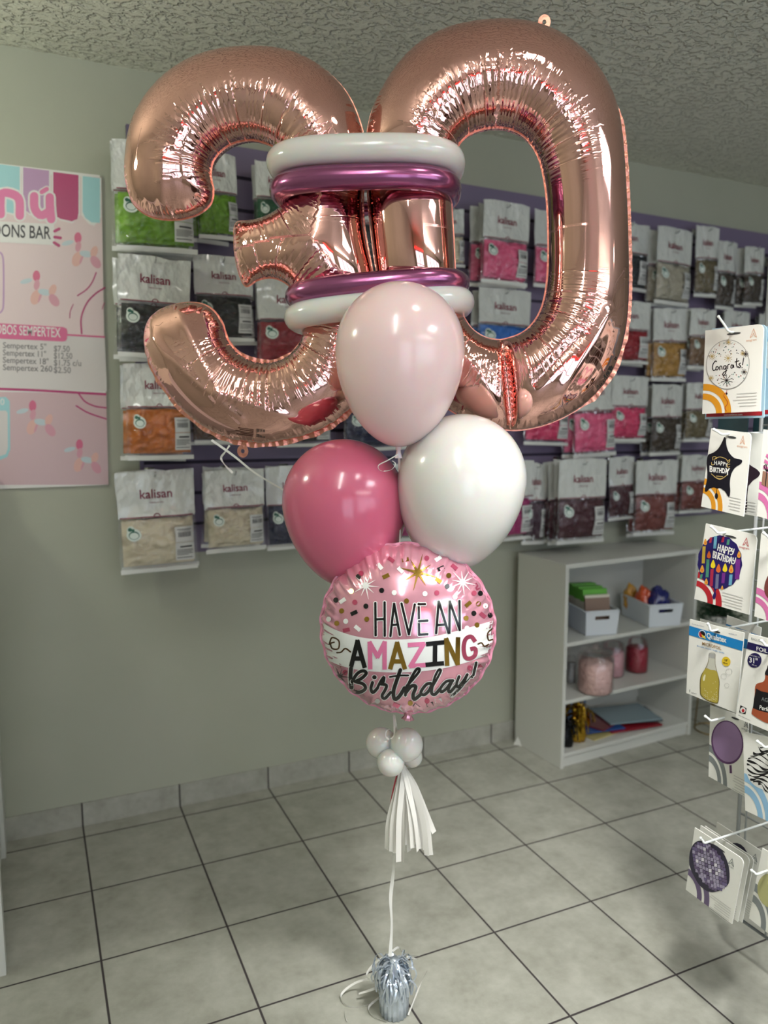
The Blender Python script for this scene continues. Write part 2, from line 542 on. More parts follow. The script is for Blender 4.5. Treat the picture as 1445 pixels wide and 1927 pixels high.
# added spotlight, stands in for daylight on the floor and the rack
def add_fill_spot(p, q, watts, cone, label):
    p, q = np.array(p, float), np.array(q, float); d = (q - p) / np.linalg.norm(q - p)
    t = thing('fill_spotlight', label, 'lamp', p)
    mb = MB(); mb.lathe([(0.052, 0.0), (0.055, 0.004), (0.055, 0.15), (0.03, 0.165), (0.001, 0.165)][::-1], WHITE_LAM, 28, tuple(p), tuple(-d)); obj('can_body', mb, t)
    mb = MB(); mb.tube([p - d * 0.12, [p[0] - d[0] * .12, p[1] - d[1] * .12, cz(p[0])]], 0.01, WHITE_LAM, 10); obj('stem', mb, t)
    ld = bpy.data.lights.new('fill_bulb', 'SPOT'); ld.energy = watts; ld.spot_size = math.radians(cone); ld.spot_blend = 0.9; ld.shadow_soft_size = 0.16; ld.color = (1.0, 0.985, 0.96)
    lo = bpy.data.objects.new('fill_bulb', ld); COL.objects.link(lo)
    lo.location = Vector(tuple(p + d * 0.012)); lo.rotation_euler = Vector(tuple(d)).to_track_quat('-Z', 'Y').to_euler()
add_fill_spot((0.85, -2.2, 2.36), (1.25, -1.35, 0.0), 205.0, 64, 'added white can spotlight in place of daylight before the wire rack')
gl = thing('globe_lamp', 'white globe lamp hanging over the display unit by the poster wall', 'lamp', (-0.78, -0.62, 2.02))
mb = MB(); mb.lathe([(0.001, 2.00), (0.035, 2.01), (0.058, 2.04), (0.062, 2.065), (0.055, 2.095), (0.03, 2.12), (0.02, 2.123)], emit('globe_glow', (250, 255, 232), 84.0), 28, (-0.78, -0.62, 0)); obj('glass_globe', mb, gl, True, 'lit globe')
mb = MB(); mb.tube([(-0.78, -0.62, 2.12), (-0.78, -0.62, cz(-.78))], 0.012, WHITE_LAM, 12); obj('stem', mb, gl)
# counter added for dark reflections in the foil; red LED strip behind the viewer
wood = mat('dark_counter_wood', (72, 52, 44), 0.4)
mb = MB(); mb.box((1.5, -4.4, 0), (3.4, -3.85, 0.95), wood); mb.box((1.45, -4.45, 0.95), (3.45, -3.8, 0.99), WHITE_LAM)
tag(obj('added_counter', mb, None, False), 'unseen dark wooden counter with a white top, added for foil reflections', 'counter')
mb = MB(); mb.tube([(-1.45, Y0 + 0.03, 2.22), (0.25, Y0 + 0.03, 2.22)], 0.012, emit('red_strip_glow', (255, 30, 34), 14.0), 8)
tag(obj('led_strip', mb), 'thin red light strip above the glass door', 'lamp')

w = SC.world or bpy.data.worlds.new('world'); SC.world = w; w.use_nodes = True
bg = w.node_tree.nodes.get('Background')
bg.inputs[0].default_value = (0.75, 0.8, 0.8, 1); bg.inputs[1].default_value = 0.05
SC.view_settings.view_transform = 'Standard'; SC.view_settings.look = 'None'
SC.view_settings.gamma = 1.0; SC.view_settings.use_curve_mapping = False
SC.view_settings.exposure = 0.0
SC.cycles.transparent_max_bounces = 24
SC.cycles.use_denoising = True

# white unit whose edge shows at the far left of the floor
t = thing('white_display_unit', 'white display unit whose edge stands beside the menu poster wall', 'cabinet', (-0.45, -0.3, 0))
mb = MB(); mb.box((-0.70, -0.6, 0.03), (-0.248, -0.01, 1.25), WHITE_LAM); obj('body', mb, t, False)
mb = MB(); mb.box((-0.72, -0.03, 0.0), (-0.237, 0.0757, 1.28), WHITE_LAM); obj('back_panel', mb, t, False)
mb = MB(); mb.box((-0.72, -0.6156, 0.0), (-0.2236, -0.56, 1.28), WHITE_LAM); obj('front_panel', mb, t, False)

# ------------------------------------------------------------------ slatwall with its grooves
LAV = mat('lavender_panel', (118, 106, 132), 0.45)
GROOVE = mat('slat_groove', (52, 44, 62), 0.7)
def slat():
    xa, xb = 0.25, 4.4
    def zt(x): return 2.332 - 0.0239 * (x - 0.2553)
    zb = 0.93; n = 13
    mb = MB(); yb = YW - 0.0006; yf = YW - 0.016
    hs = (zt(xa) - zb) / n
    for i in range(n):
        z0 = zb + hs * i; z1 = zb + hs * (i + 1) - 0.012
        P = []
        for x in (xa, xb):
            k = (zt(x) - zb) / (zt(xa) - zb)
            P.append((x, zb + (z0 - zb) * k, zb + (z1 - zb) * k))
        (xa_, a0, a1), (xb_, b0, b1) = P
        mb.add([(xa, yf, a0), (xb, yf, b0), (xb, yf, b1), (xa, yf, a1), (xa, yb, a0), (xb, yb, b0), (xb, yb, b1), (xa, yb, a1)],
               [(0, 1, 2, 3), (4, 7, 6, 5), (0, 4, 5, 1), (3, 2, 6, 7), (0, 3, 7, 4), (1, 5, 6, 2)], LAV)
    mb2 = MB(); yg = YW - 0.006
    mb2.add([(xa + 0.002, yg, zb + 0.001), (xb - 0.002, yg, zb + 0.001), (xb - 0.002, yg, zt(xb) - 0.014), (xa + 0.002, yg, zt(xa) - 0.014)], [(0, 1, 2, 3)], GROOVE)
    t = thing('slatwall_panel', 'lavender slatwall panel that carries all the balloon bags', 'display panel', ((xa + xb) / 2, YW - 0.01, zb))
    obj('slat_boards', mb, t, False); obj('groove_backing', mb2, t, False, 'dark grooves')
    tr = MB()
    tr.add([(xa - 0.012, yf - 0.004, zb), (xa, yf - 0.004, zb), (xa, yf - 0.004, zt(xa)), (xa - 0.012, yf - 0.004, zt(xa)), (xa - 0.012, yb, zb), (xa, yb, zb), (xa, yb, zt(xa)), (xa - 0.012, yb, zt(xa))],
           [(0, 1, 2, 3), (4, 7, 6, 5), (0, 3, 7, 4), (1, 5, 6, 2), (3, 2, 6, 7), (0, 4, 5, 1)], mat('dark_edge_trim', (96, 84, 112), 0.4))
    obj('edge_trim', tr, t, False)
slat()

# ------------------------------------------------------------------ foil number balloons
def foil_material(name, rgb, rough=0.07):
    m = mat(name, rgb, rough, 1.0)
    nt, N, L, b = nodes(m)
    def at(k):
        n = N.new('ShaderNodeAttribute'); n.attribute_name = k; return n.outputs['Fac']
    def mth(op, a, bb=None, c=None):
        n = N.new('ShaderNodeMath'); n.operation = op
        for i, x in enumerate((a, bb, c)):
            if x is None: continue
            if isinstance(x, (int, float)): n.inputs[i].default_value = x
            else: L.new(x, n.inputs[i])
        return n.outputs[0]
    def n1d(x, scale, detail=1.0):
        n = N.new('ShaderNodeTexNoise'); n.noise_dimensions = '1D'; n.inputs['Scale'].default_value = scale
        n.inputs['Detail'].default_value = detail; L.new(x, n.inputs['W']); return n.outputs['Fac']
    def sstep(x, a, bb):
        n = N.new('ShaderNodeMapRange'); n.interpolation_type = 'SMOOTHSTEP'; n.clamp = True
        n.inputs['From Min'].default_value = a; n.inputs['From Max'].default_value = bb; L.new(x, n.inputs['Value']); return n.outputs[0]
    s, d, a = at('ws'), at('wd'), at('wa')
    # fine radial puckers from the inner seam, ragged where they run out
    rag = mth('MULTIPLY_ADD', n1d(s, 170, 2), 0.075, -0.037)
    dd = mth('ADD', d, rag)
    fade = mth('SUBTRACT', 1.0, sstep(dd, 0.07, 0.118))
    rise = sstep(d, 0.0, 0.012)
    fine = mth('MULTIPLY', n1d(s, 185, 0.0), 0.0019)
    fine = mth('MULTIPLY', fine, mth('MULTIPLY', fade, a))
    # long sharp creases, a few centimetres apart
    v = N.new('ShaderNodeTexVoronoi'); v.voronoi_dimensions = '1D'; v.feature = 'DISTANCE_TO_EDGE'; v.inputs['Scale'].default_value = 26
    L.new(s, v.inputs['W'])
    cre = mth('SUBTRACT', 1.0, sstep(v.outputs['Distance'], 0.0, 0.05))
    fade2 = mth('SUBTRACT', 1.0, sstep(dd, 0.085, 0.12))
    cre = mth('MULTIPLY', mth('MULTIPLY', cre, -0.0016), mth('MULTIPLY', fade2, a))
    # outer seam: short gathers
    os_, od, oa = at('os'), at('od'), at('oa')
    of = mth('SUBTRACT', 1.0, sstep(mth('MULTIPLY_ADD', n1d(os_, 60, 1), 0.03, od), 0.012, 0.036))
    og = mth('MULTIPLY', mth('MULTIPLY_ADD', n1d(os_, 210, 1), 0.0010, mth('MULTIPLY', n1d(os_, 38, 0), 0.0055)), mth('MULTIPLY', of, oa))
    # slack, faceted film
    tc = N.new('ShaderNodeTexCoord')
    nz = N.new('ShaderNodeTexNoise'); nz.inputs['Scale'].default_value = 5.0; nz.inputs['Detail'].default_value = 1
    L.new(tc.outputs['Object'], nz.inputs['Vector'])
    slack = mth('MULTIPLY', nz.outputs['Fac'], 0.004)
    h = mth('ADD', mth('ADD', fine, cre), mth('ADD', og, slack))
    bp = N.new('ShaderNodeBump'); bp.inputs['Distance'].default_value = 1.0; bp.inputs['Strength'].default_value = 1.0
    L.new(h, bp.inputs['Height']); L.new(bp.outputs[0], b.inputs['Normal'])
    return m

ROSE = foil_material('rose_gold_foil', (243, 189, 179), 0.055)
ROSE_SEAM = add_noise_bump(mat('rose_gold_seam', (226, 156, 136), 0.3, 0.9), 160, 0.6, 0.002)

PSI = math.radians(24.4 + 4.0)
NU = np.array([math.cos(PSI), -math.sin(PSI), 0.0]); NN = np.array([-math.sin(PSI), -math.cos(PSI), 0.0]); NZ = np.array([0, 0, 1.0])
NP0 = vp(720, 430, 0.15)
def num2(u, v):
    p = on_plane(u, v, NP0, NN) - NP0
    return np.array([p @ NU, p[2]])
def num3(x, y, z=0.0):
    return NP0 + NU * x + NZ * y + NN * z

def inflate(loops, step=0.006, rings=(0.0014, 0.005, 0.0105, 0.018)):
    B = np.vstack(loops); nb = len(B); edges = []; o = 0
    segA, segB = [], []
    nrm = []
    for lp in loops:
        n = len(lp); edges += [(o + i, o + (i + 1) % n) for i in range(n)]
        segA.append(lp); segB.append(np.roll(lp, -1, 0)); o += n
        t = np.roll(lp, -1, 0) - np.roll(lp, 1, 0); t /= np.linalg.norm(t, axis=1)[:, None]
        nrm.append(np.stack([-t[:, 1], t[:, 0]], 1))
    A_, B_ = np.vstack(segA), np.vstack(segB); NRM = np.vstack(nrm)
    def inside(P):
        c = np.zeros(len(P), bool)
        for k in range(len(A_)):
            y0, y1 = A_[k, 1], B_[k, 1]
            m = (y0 > P[:, 1]) != (y1 > P[:, 1])
            if m.any():
                xi = A_[k, 0] + (P[:, 1] - y0) / (y1 - y0 + 1e-15) * (B_[k, 0] - A_[k, 0])
                c ^= m & (P[:, 0] < xi)
        return c
    def dist(P):
        out = np.full(len(P), 9.0); idx = np.zeros(len(P), int)
        D = B_ - A_; DD = (D ** 2).sum(1) + 1e-15
        for s in range(0, len(P), 2000):
            Q = P[s:s + 2000]
            w = Q[:, None] - A_[None]
            t = np.clip((w * D[None]).sum(2) / DD, 0, 1)
            e = np.linalg.norm(w - t[..., None] * D[None], axis=2)
            idx[s:s + 2000] = e.argmin(1); out[s:s + 2000] = e.min(1)
        return out, idx
    pts = [B]
    for k, d in enumerate(rings):
        for sg in (1, -1):
            Q = B + sg * NRM * d
            Q = Q[(k % 2)::2] if k >= 2 else Q
            Q = Q[inside(Q)]
            dq, _ = dist(Q)
            pts.append(Q[dq > d * 0.96])
    lo, hi = B.min(0), B.max(0)
    gx = np.arange(lo[0], hi[0], step); gy = np.arange(lo[1], hi[1], step * 0.866)
    X, Y = np.meshgrid(gx, gy); X[1::2] += step / 2
    G = np.stack([X.ravel(), Y.ravel()], 1); G = G[inside(G)]
    dg, _ = dist(G); pts.append(G[dg > rings[-1] + step * 0.6])
    P = np.vstack(pts)
    r = geometry.delaunay_2d_cdt([Vector(p) for p in P], edges, [], 0, 1e-6)
    V = np.array([(p.x, p.y) for p in r[0]]); F = np.array([f for f in r[2] if len(f) == 3])
    cen = V[F].mean(1); F = F[inside(cen)]
    d, idx = dist(V)
    bnd = d < 1e-5
    # Poisson membrane on this mesh: height squared of an inflated film
    a, b, c = V[F[:, 0]], V[F[:, 1]], V[F[:, 2]]
    area = 0.5 * np.abs((b[:, 0] - a[:, 0]) * (c[:, 1] - a[:, 1]) - (b[:, 1] - a[:, 1]) * (c[:, 0] - a[:, 0])) + 1e-14
    I, J, W = [], [], []
    for p, q, o_ in ((0, 1, 2), (1, 2, 0), (2, 0, 1)):
        e1 = V[F[:, p]] - V[F[:, o_]]; e2 = V[F[:, q]] - V[F[:, o_]]
        w = np.clip((e1 * e2).sum(1) / (4 * area), -5, 50)
        I += [F[:, p], F[:, q]]; J += [F[:, q], F[:, p]]; W += [w, w]
    I = np.concatenate(I); J = np.concatenate(J); W = np.concatenate(W); n = len(V)
    rhs = np.zeros(n)
    for k in range(3): rhs += np.bincount(F[:, k], area / 3, n)
    rhs *= 2.0; free = ~bnd; rhs[bnd] = 0
    dg_ = np.bincount(I, W, n) + 1e-9
    def mul(x):
        y = dg_ * x - np.bincount(I, W * x[J], n); y[bnd] = 0; return y
    x = np.zeros(n); rr = rhs.copy(); z = rr / dg_; p = z.copy(); rz = rr @ z
    for it in range(900):
        Ap = mul(p); al = rz / (p @ Ap + 1e-30); x += al * p; rr -= al * Ap
        if np.abs(rr).max() < 1e-10: break
        z = rr / dg_; z[bnd] = 0; rz2 = rr @ z; p = z + rz2 / rz * p; rz = rz2
    h = np.sqrt(np.maximum(x, 0)); h[bnd] = 0
    return V, F, h, bnd, d

def foil_number(root, px_loops, hk, post, wfun):
    loops = []
    for k, lp in enumerate(px_loops):
        q = np.array([num2(*p) for p in lp])
        q = np.array(catmull(q, True, 10)); q = resample(q, 0.004, True)
        loops.append(q)
    V, F, h, bnd, dall = inflate(loops)
    # arc length and bend of each outline, to know where the film gathers
    CP, CS, OP, OS, OAm, CT, OT = [], [], [], [], [], [], []
    o = 0.0
    for k, lp in enumerate(loops):
        ar = 0.5 * np.sum(lp[:, 0] * np.roll(lp[:, 1], -1) - np.roll(lp[:, 0], -1) * lp[:, 1])
        t = np.roll(lp, -1, 0) - lp; ang = np.arctan2(t[:, 1], t[:, 0])
        dk = np.angle(np.exp(1j * (ang - np.roll(ang, 1)))) / 0.004
        kap = -dk * np.sign(ar) * (1 if k == 0 else -1)          # > 0 where the film is inside the bend
        w = 17; ker = np.hanning(w); ker /= ker.sum()
        kap = np.convolve(np.concatenate([kap[-w:], kap, kap[:w]]), ker, 'same')[w:-w]
        s = o + 0.004 * np.arange(len(lp)); o = s[-1] + 1.37
        am = np.clip((kap - 1.6) / 6.0, 0, 1)
        sel = am > 0.02
        tt = np.roll(lp, -1, 0) - np.roll(lp, 1, 0); tt /= np.linalg.norm(tt, axis=1)[:, None]; CT.append(tt[sel]); OT.append(tt)
        CP.append(lp[sel]); CS.append(np.stack([s[sel], am[sel]], 1))
        OP.append(lp); OS.append(s); OAm.append(np.clip(1 - am * 2, 0, 1) * np.clip(-kap / 4, 0, 1))
    CP, CS = np.vstack(CP), np.vstack(CS); OP = np.vstack(OP); OS = np.concatenate(OS); OAm = np.concatenate(OAm); CT, OT = np.vstack(CT), np.vstack(OT)
    def near(P, Q):
        i = np.zeros(len(P), int); d = np.zeros(len(P))
        for s in range(0, len(P), 2000):
            e = np.linalg.norm(P[s:s + 2000, None] - Q[None], axis=2); i[s:s + 2000] = e.argmin(1); d[s:s + 2000] = e.min(1)
        return i, d
    i1, d1 = near(V, CP); i2, d2 = near(V, OP)
    A = dict(ws=CS[i1, 0] + np.clip(((V - CP[i1]) * CT[i1]).sum(1), -0.0025, 0.0025), wa=CS[i1, 1], wd=d1, os=OS[i2] + np.clip(((V - OP[i2]) * OT[i2]).sum(1), -0.0025, 0.0025), oa=OAm[i2], od=d2)
    h = post(V, h * hk, dall)
    n = len(V)
    inter = np.where(~bnd)[0]; back = np.arange(n); back[inter] = n + np.arange(len(inter))
    P = [num3(V[i, 0], V[i, 1], h[i]) for i in range(n)] + [num3(V[i, 0], V[i, 1], -h[i]) for i in inter]
    a, b, c = V[F[:, 0]], V[F[:, 1]], V[F[:, 2]]
    ccw = ((b[:, 0] - a[:, 0]) * (c[:, 1] - a[:, 1]) - (b[:, 1] - a[:, 1]) * (c[:, 0] - a[:, 0])) > 0
    F[~ccw] = F[~ccw][:, ::-1]
    faces = [tuple(f) for f in F] + [tuple(back[f][::-1]) for f in F]
    mb = MB(); mb.add(P, faces, ROSE)
    A = {k: np.concatenate([v, v[inter]]) for k, v in A.items()}
    env = obj('envelope', mb, root, True, attrs=A)
    sm = MB()
    for k, lp in enumerate(loops):
        t = np.roll(lp, -1, 0) - np.roll(lp, 1, 0); t /= np.linalg.norm(t, axis=1)[:, None]
        ar = 0.5 * np.sum(lp[:, 0] * np.roll(lp[:, 1], -1) - np.roll(lp[:, 0], -1) * lp[:, 1])
        out = np.stack([t[:, 1], -t[:, 0]], 1) * np.sign(ar) * (1 if k == 0 else -1)
        s = 0.004 * np.arange(len(lp))
        wz = 0.0022 * np.sin(s * 2 * math.pi / 0.021 + 2.5 * np.sin(s * 31)) + 0.0012 * np.sin(s * 2 * math.pi / 0.0097)
        ww = wfun(lp) * (1 + 0.16 * np.sin(s * 2 * math.pi / 0.055 + 2.6 * np.sin(s * 23)) * (lp[:, 1] < num2(1100, 610)[1]))
        wz = wz * np.clip(ww / 0.008, 0.1, 1)
        n_ = len(lp); vs = []
        for i in range(n_):
            q0 = lp[i] - out[i] * 0.001; q1 = lp[i] + out[i] * ww[i] * 0.5; q2 = lp[i] + out[i] * ww[i]
            vs += [num3(q0[0], q0[1], 0), num3(q1[0], q1[1], wz[i]), num3(q2[0], q2[1], wz[i] * 0.7)]
        fs = []
        for i in range(n_):
            j = (i + 1) % n_
            fs += [(3 * i, 3 * j, 3 * j + 1, 3 * i + 1), (3 * i + 1, 3 * j + 1, 3 * j + 2, 3 * i + 2)]
        sm.add(vs, fs, ROSE_SEAM)
    obj('seam', sm, root, True, 'crinkled flat seam')
    return env

def tab(root, u, v, ang):
    """the little punched hanging tab on the seam"""
    c = num2(u, v); mb = MB(); n = 24; vs = []
    for k in range(n):
        a = 2 * math.pi * k / n
        for r, zz in ((0.0045, 0), (0.0135, 0)):
            vs.append(num3(c[0] + r * math.cos(a), c[1] + r * math.sin(a) * 1.15, 0.001))
    mb.add(vs, [(2 * k, 2 * k + 1, 2 * ((k + 1) % n) + 1, 2 * ((k + 1) % n)) for k in range(n)], ROSE_SEAM)
    obj('hang_tab', mb, root)

L3 = [(330, 414), (284, 408), (252, 384), (239, 345), (239, 300), (249, 240), (275, 190), (312, 148), (362, 115), (420, 97), (480, 92),
      (540, 98), (592, 119), (633, 152), (660, 188), (679, 235), (688, 280), (687, 320), (684, 352), (683, 385), (685, 420), (691, 460), (699, 500),
      (706, 545), (709, 600), (708, 650), (698, 705), (675, 752), (640, 788), (598, 812), (545, 828), (486, 835), (432, 826), (384, 803),
      (342, 768), (311, 730), (287, 690), (274, 650), (277, 612), (296, 587), (332, 573), (368, 570), (397, 580), (418, 606), (430, 640), (450, 664),
      (480, 679), (515, 681), (545, 668), (565, 645), (574, 617), (573, 585), (560, 556), (538, 533), (512, 523), (486, 527), (464, 539), (452, 520), (444, 488),
      (441, 455), (444, 421), (470, 416), (502, 408), (530, 392), (547, 366), (549, 335), (540, 305), (524, 283), (500, 270), (472, 264), (442, 269), (418, 283),
      (401, 305), (397, 332), (402, 358), (396, 385), (370, 405)]
L0o = [(905, 45), (960, 43), (1012, 51), (1060, 72), (1103, 105), (1137, 150), (1160, 203), (1171, 265), (1177, 350), (1181, 450), (1182, 545), (1177, 615),
       (1162, 675), (1137, 722), (1098, 762), (1050, 790), (1000, 806), (955, 809), (905, 800), (860, 780), (818, 748), (782, 708), (753, 655), (731, 600), (716, 545), (707, 500), (700, 450),
       (695, 405), (692, 365), (690, 325), (690, 280), (692, 245), (702, 205), (722, 163), (752, 120), (792, 83), (845, 57)]
L0i = [(930, 240), (896, 247), (870, 264), (855, 292), (850, 330), (850, 385), (853, 440), (856, 500), (860, 550), (872, 595), (895, 625), (928, 639), (962, 635), (992, 619),
       (1014, 590), (1026, 550), (1031, 490), (1030, 400), (1023, 335), (1010, 290), (987, 258), (958, 243)]
RINGS_Y = (num2(690, 330)[1], num2(700, 560)[1])

def segd(V, a, b):
    a, b = np.array(a), np.array(b); d = b - a
    t = np.clip(((V - a) @ d) / (d @ d), 0, 1)
    return np.linalg.norm(V - a - t[:, None] * d, axis=1), t

def post3(V, h, d):
    for y in RINGS_Y:
        w = np.exp(-((V[:, 1] - y) / 0.045) ** 2) * (V[:, 0] > num2(545, 400)[0] - 0.02)
        h = h * (1 - 0.16 * w)
    for a, b, dep, wd in (((352, 590), (430, 740), 0.006, 0.014), ((300, 640), (470, 790), 0.005, 0.010), ((430, 740), (590, 800), 0.005, 0.012), ((450, 540), (600, 470), 0.006, 0.02),
                          ((290, 600), (340, 700), 0.004, 0.01), ((320, 395), (330, 310), 0.005, 0.012)):
        q, t = segd(V, num2(*a), num2(*b)); h = h + dep * np.exp(-(q / wd) ** 2) * np.clip(d / 0.02, 0, 1)
    return h
def post0(V, h, d):
    for y in RINGS_Y:
        w = np.exp(-((V[:, 1] - y) / 0.045) ** 2) * (V[:, 0] < num2(860, 400)[0])
        h = h * (1 - 0.16 * w)
    q, t = segd(V, num2(944, 636), num2(962, 812))
    bow = num2(985, 725)
    cut = np.exp(-(q / 0.0075) ** 2); shoulder = np.exp(-(q / 0.034) ** 2)
    h = h * (1 - 0.62 * cut - 0.20 * shoulder)
    for a, b, dep, wd in (((1000, 720), (1075, 640), -0.006, 0.012), ((1045, 745), (1130, 600), 0.005, 0.012), ((880, 680), (930, 760), 0.005, 0.014)):
        q, t = segd(V, num2(*a), num2(*b)); h = h + dep * np.exp(-(q / wd) ** 2) * np.clip(d / 0.02, 0, 1)
    return h

t3 = thing('number_balloon', 'rose gold foil balloon shaped as the number three', 'balloon', num3(*num2(480, 835)), 'rose gold number balloons')
w3 = lambda P: 0.0022 + 0.0068 * np.clip((num2(500, 640)[1] - P[:, 1]) / 0.08, 0, 1) * (P[:, 0] < num2(690, 700)[0])
e3 = foil_number(t3, [L3], 0.95, post3, w3)
tab(t3, 457, 849, 0)
t0 = thing('number_balloon', 'rose gold foil balloon shaped as the number zero', 'balloon', num3(*num2(955, 809)), 'rose gold number balloons')
w0 = lambda P: 0.0022 + 0.0068 * np.clip((P[:, 0] - num2(1100, 400)[0]) / 0.03, 0, 1) * np.clip((num2(1100, 190)[1] - P[:, 1]) / 0.05, 0.0, 1)
e0 = foil_number(t0, [L0o, L0i], 0.95, post0, w0)
tab(t0, 1024, 42, 0)
# printed bar code near the bottom of the three
ink = mat('brown_print', (92, 58, 48), 0.4, 0.4); inkd = mat('black_print', (24, 22, 24), 0.35)
ar = Art(bvh_surf(e3), 0.0012)
for k in range(9):
    x = 482 + k * 1.9; ar.poly([(x, 807 + k * 0.25), (x + (1.3 if k % 3 else 0.7), 807.3 + k * 0.25), (x + (1.3 if k % 3 else 0.7), 822 + k * .25), (x, 822 + k * .25)], inkd, 1)
for k in range(5): ar.lines((437, 803 + k * 3.0), 40, 1, 3, ink, 8, 1.0)
obj('printed_barcode', ar.mb, e3, False, 'small printed bar code and care text')

# ------------------------------------------------------------------ modelling balloon rings
WHITE_LATEX = mat('white_latex', (216, 216, 211), 0.22, 0.0, Coat_Weight=0.5, Coat_Roughness=0.13, Subsurface_Weight=0.5, Subsurface_Scale=0.05)
MAUVE = mat('chrome_mauve_latex', (158, 88, 132), 0.24, 0.85, Coat_Weight=0.6, Coat_Roughness=0.08)
PALE = mat('blush_latex', (236, 209, 208), 0.22, 0.0, Coat_Weight=0.5, Coat_Roughness=0.13, Subsurface_Weight=0.5, Subsurface_Scale=0.05)
PINK = mat('rose_pink_latex', (205, 101, 130), 0.22, 0.0, Coat_Weight=0.5, Coat_Roughness=0.13, Subsurface_Weight=0.3, Subsurface_Scale=0.04)

def ring(lpx, rpx, r, m, label, b=0.128):
    a = num2(*lpx); c = num2(*rpx)
    cx = (a[0] + c[0]) / 2; ha = (c[0] - a[0]) / 2
    pts = []
    N_ = 96
    for k in range(N_):
        t = 2 * math.pi * k / N_; e = 2 / 3.0
        ct, st = math.cos(t), math.sin(t)
        x = ha * math.copysign(abs(ct) ** e, ct); z = b * math.copysign(abs(st) ** e, st)
        y = a[1] + (c[1] - a[1]) * (x + ha) / (2 * ha)
        pts.append(num3(cx + x, y, z))
    pts = [np.array(p) for p in resample(pts, 0.012, True)]
    n = len(pts)
    rr = [r * (1 - 0.45 * math.exp(-((k - 0.76 * n) / 4.0) ** 2)) for k in range(n)]   # the knot, round the back
    mb = MB(); mb.tube(pts, rr, m, 20, closed=True)
    o = obj('balloon_ring', mb)
    return tag(o, label, 'balloon', 'modelling balloon rings round the numbers')
ring((531, 318), (850, 312), 0.0295, WHITE_LATEX, 'white modelling balloon ring tied topmost around the two numbers')
ring((534, 369), (846, 361), 0.0265, MAUVE, 'shiny mauve balloon ring directly under the topmost white ring')
ring((561, 563), (863, 537), 0.0245, MAUVE, 'shiny mauve balloon ring above the lower white ring')
ring((563, 603), (868, 571), 0.0290, WHITE_LATEX, 'white modelling balloon ring lowest around the two numbers')

# ------------------------------------------------------------------ latex balloons
def latex(name, label, m, axis_top, axis_bot, wpx, off, neck=True, lean=(0, 0, 0), group='latex balloons of the bouquet'):
    A = vp(*axis_top, off); B = vp(*axis_bot, off)
    c = ((axis_top[0] + axis_bot[0]) / 2, (axis_top[1] + axis_bot[1]) / 2)
    R = np.linalg.norm(vp(c[0] - wpx / 2, c[1], off) - vp(c[0] + wpx / 2, c[1], off)) / 2
    ax = A - B; Lh = np.linalg.norm(ax); ax = ax / Lh + np.asarray(lean, float); ax /= np.linalg.norm(ax)
    up = R * 1.02; low = Lh - up
    prof = []
    for i in range(41):
        th = math.pi * i / 40
        s, c_ = math.sin(th), math.cos(th)
        if c_ >= 0: prof.append((R * s, low + up * c_))
        else:
            k = -c_
            prof.append((R * s * (1 - 0.10 * k ** 2.2), low - low * k))
    prof[0] = (0.0005, prof[0][1]); prof[-1] = (0.004, prof[-1][1])
    cen = (A + B) / 2; base = cen - ax * Lh / 2
    root = thing(name, label, 'balloon', base, group)
    mb = MB(); mb.lathe(prof[::-1], m, 64, tuple(base), tuple(ax)); obj('body', mb, root)
    if neck:
        nk = MB(); p = base
        nk.lathe([(0.004, 0.004), (0.0062, 0.0), (0.0065, -0.004), (0.0045, -0.007), (0.0052, -0.012), (0.0075, -0.020), (0.0085, -0.0225), (0.0088, -0.0235), (0.0075, -0.0236), (0.004, -0.014)], m, 20, tuple(p), tuple(ax))
        obj('knotted_neck', nk, root)
    return root
latex('latex_balloon', 'pale blush latex balloon in front of the two foil numbers', PALE, (754, 530), (750, 841), 242, -0.06)
latex('latex_balloon', 'deep rose pink latex balloon beside the white latex balloon', PINK, (632, 827), (668, 1106), 231, 0.02, lean=(0, 0, 0))
latex('latex_balloon', 'large white latex balloon beside the deep pink one', WHITE_LATEX, (888, 780), (842, 1072), 240, -0.02)

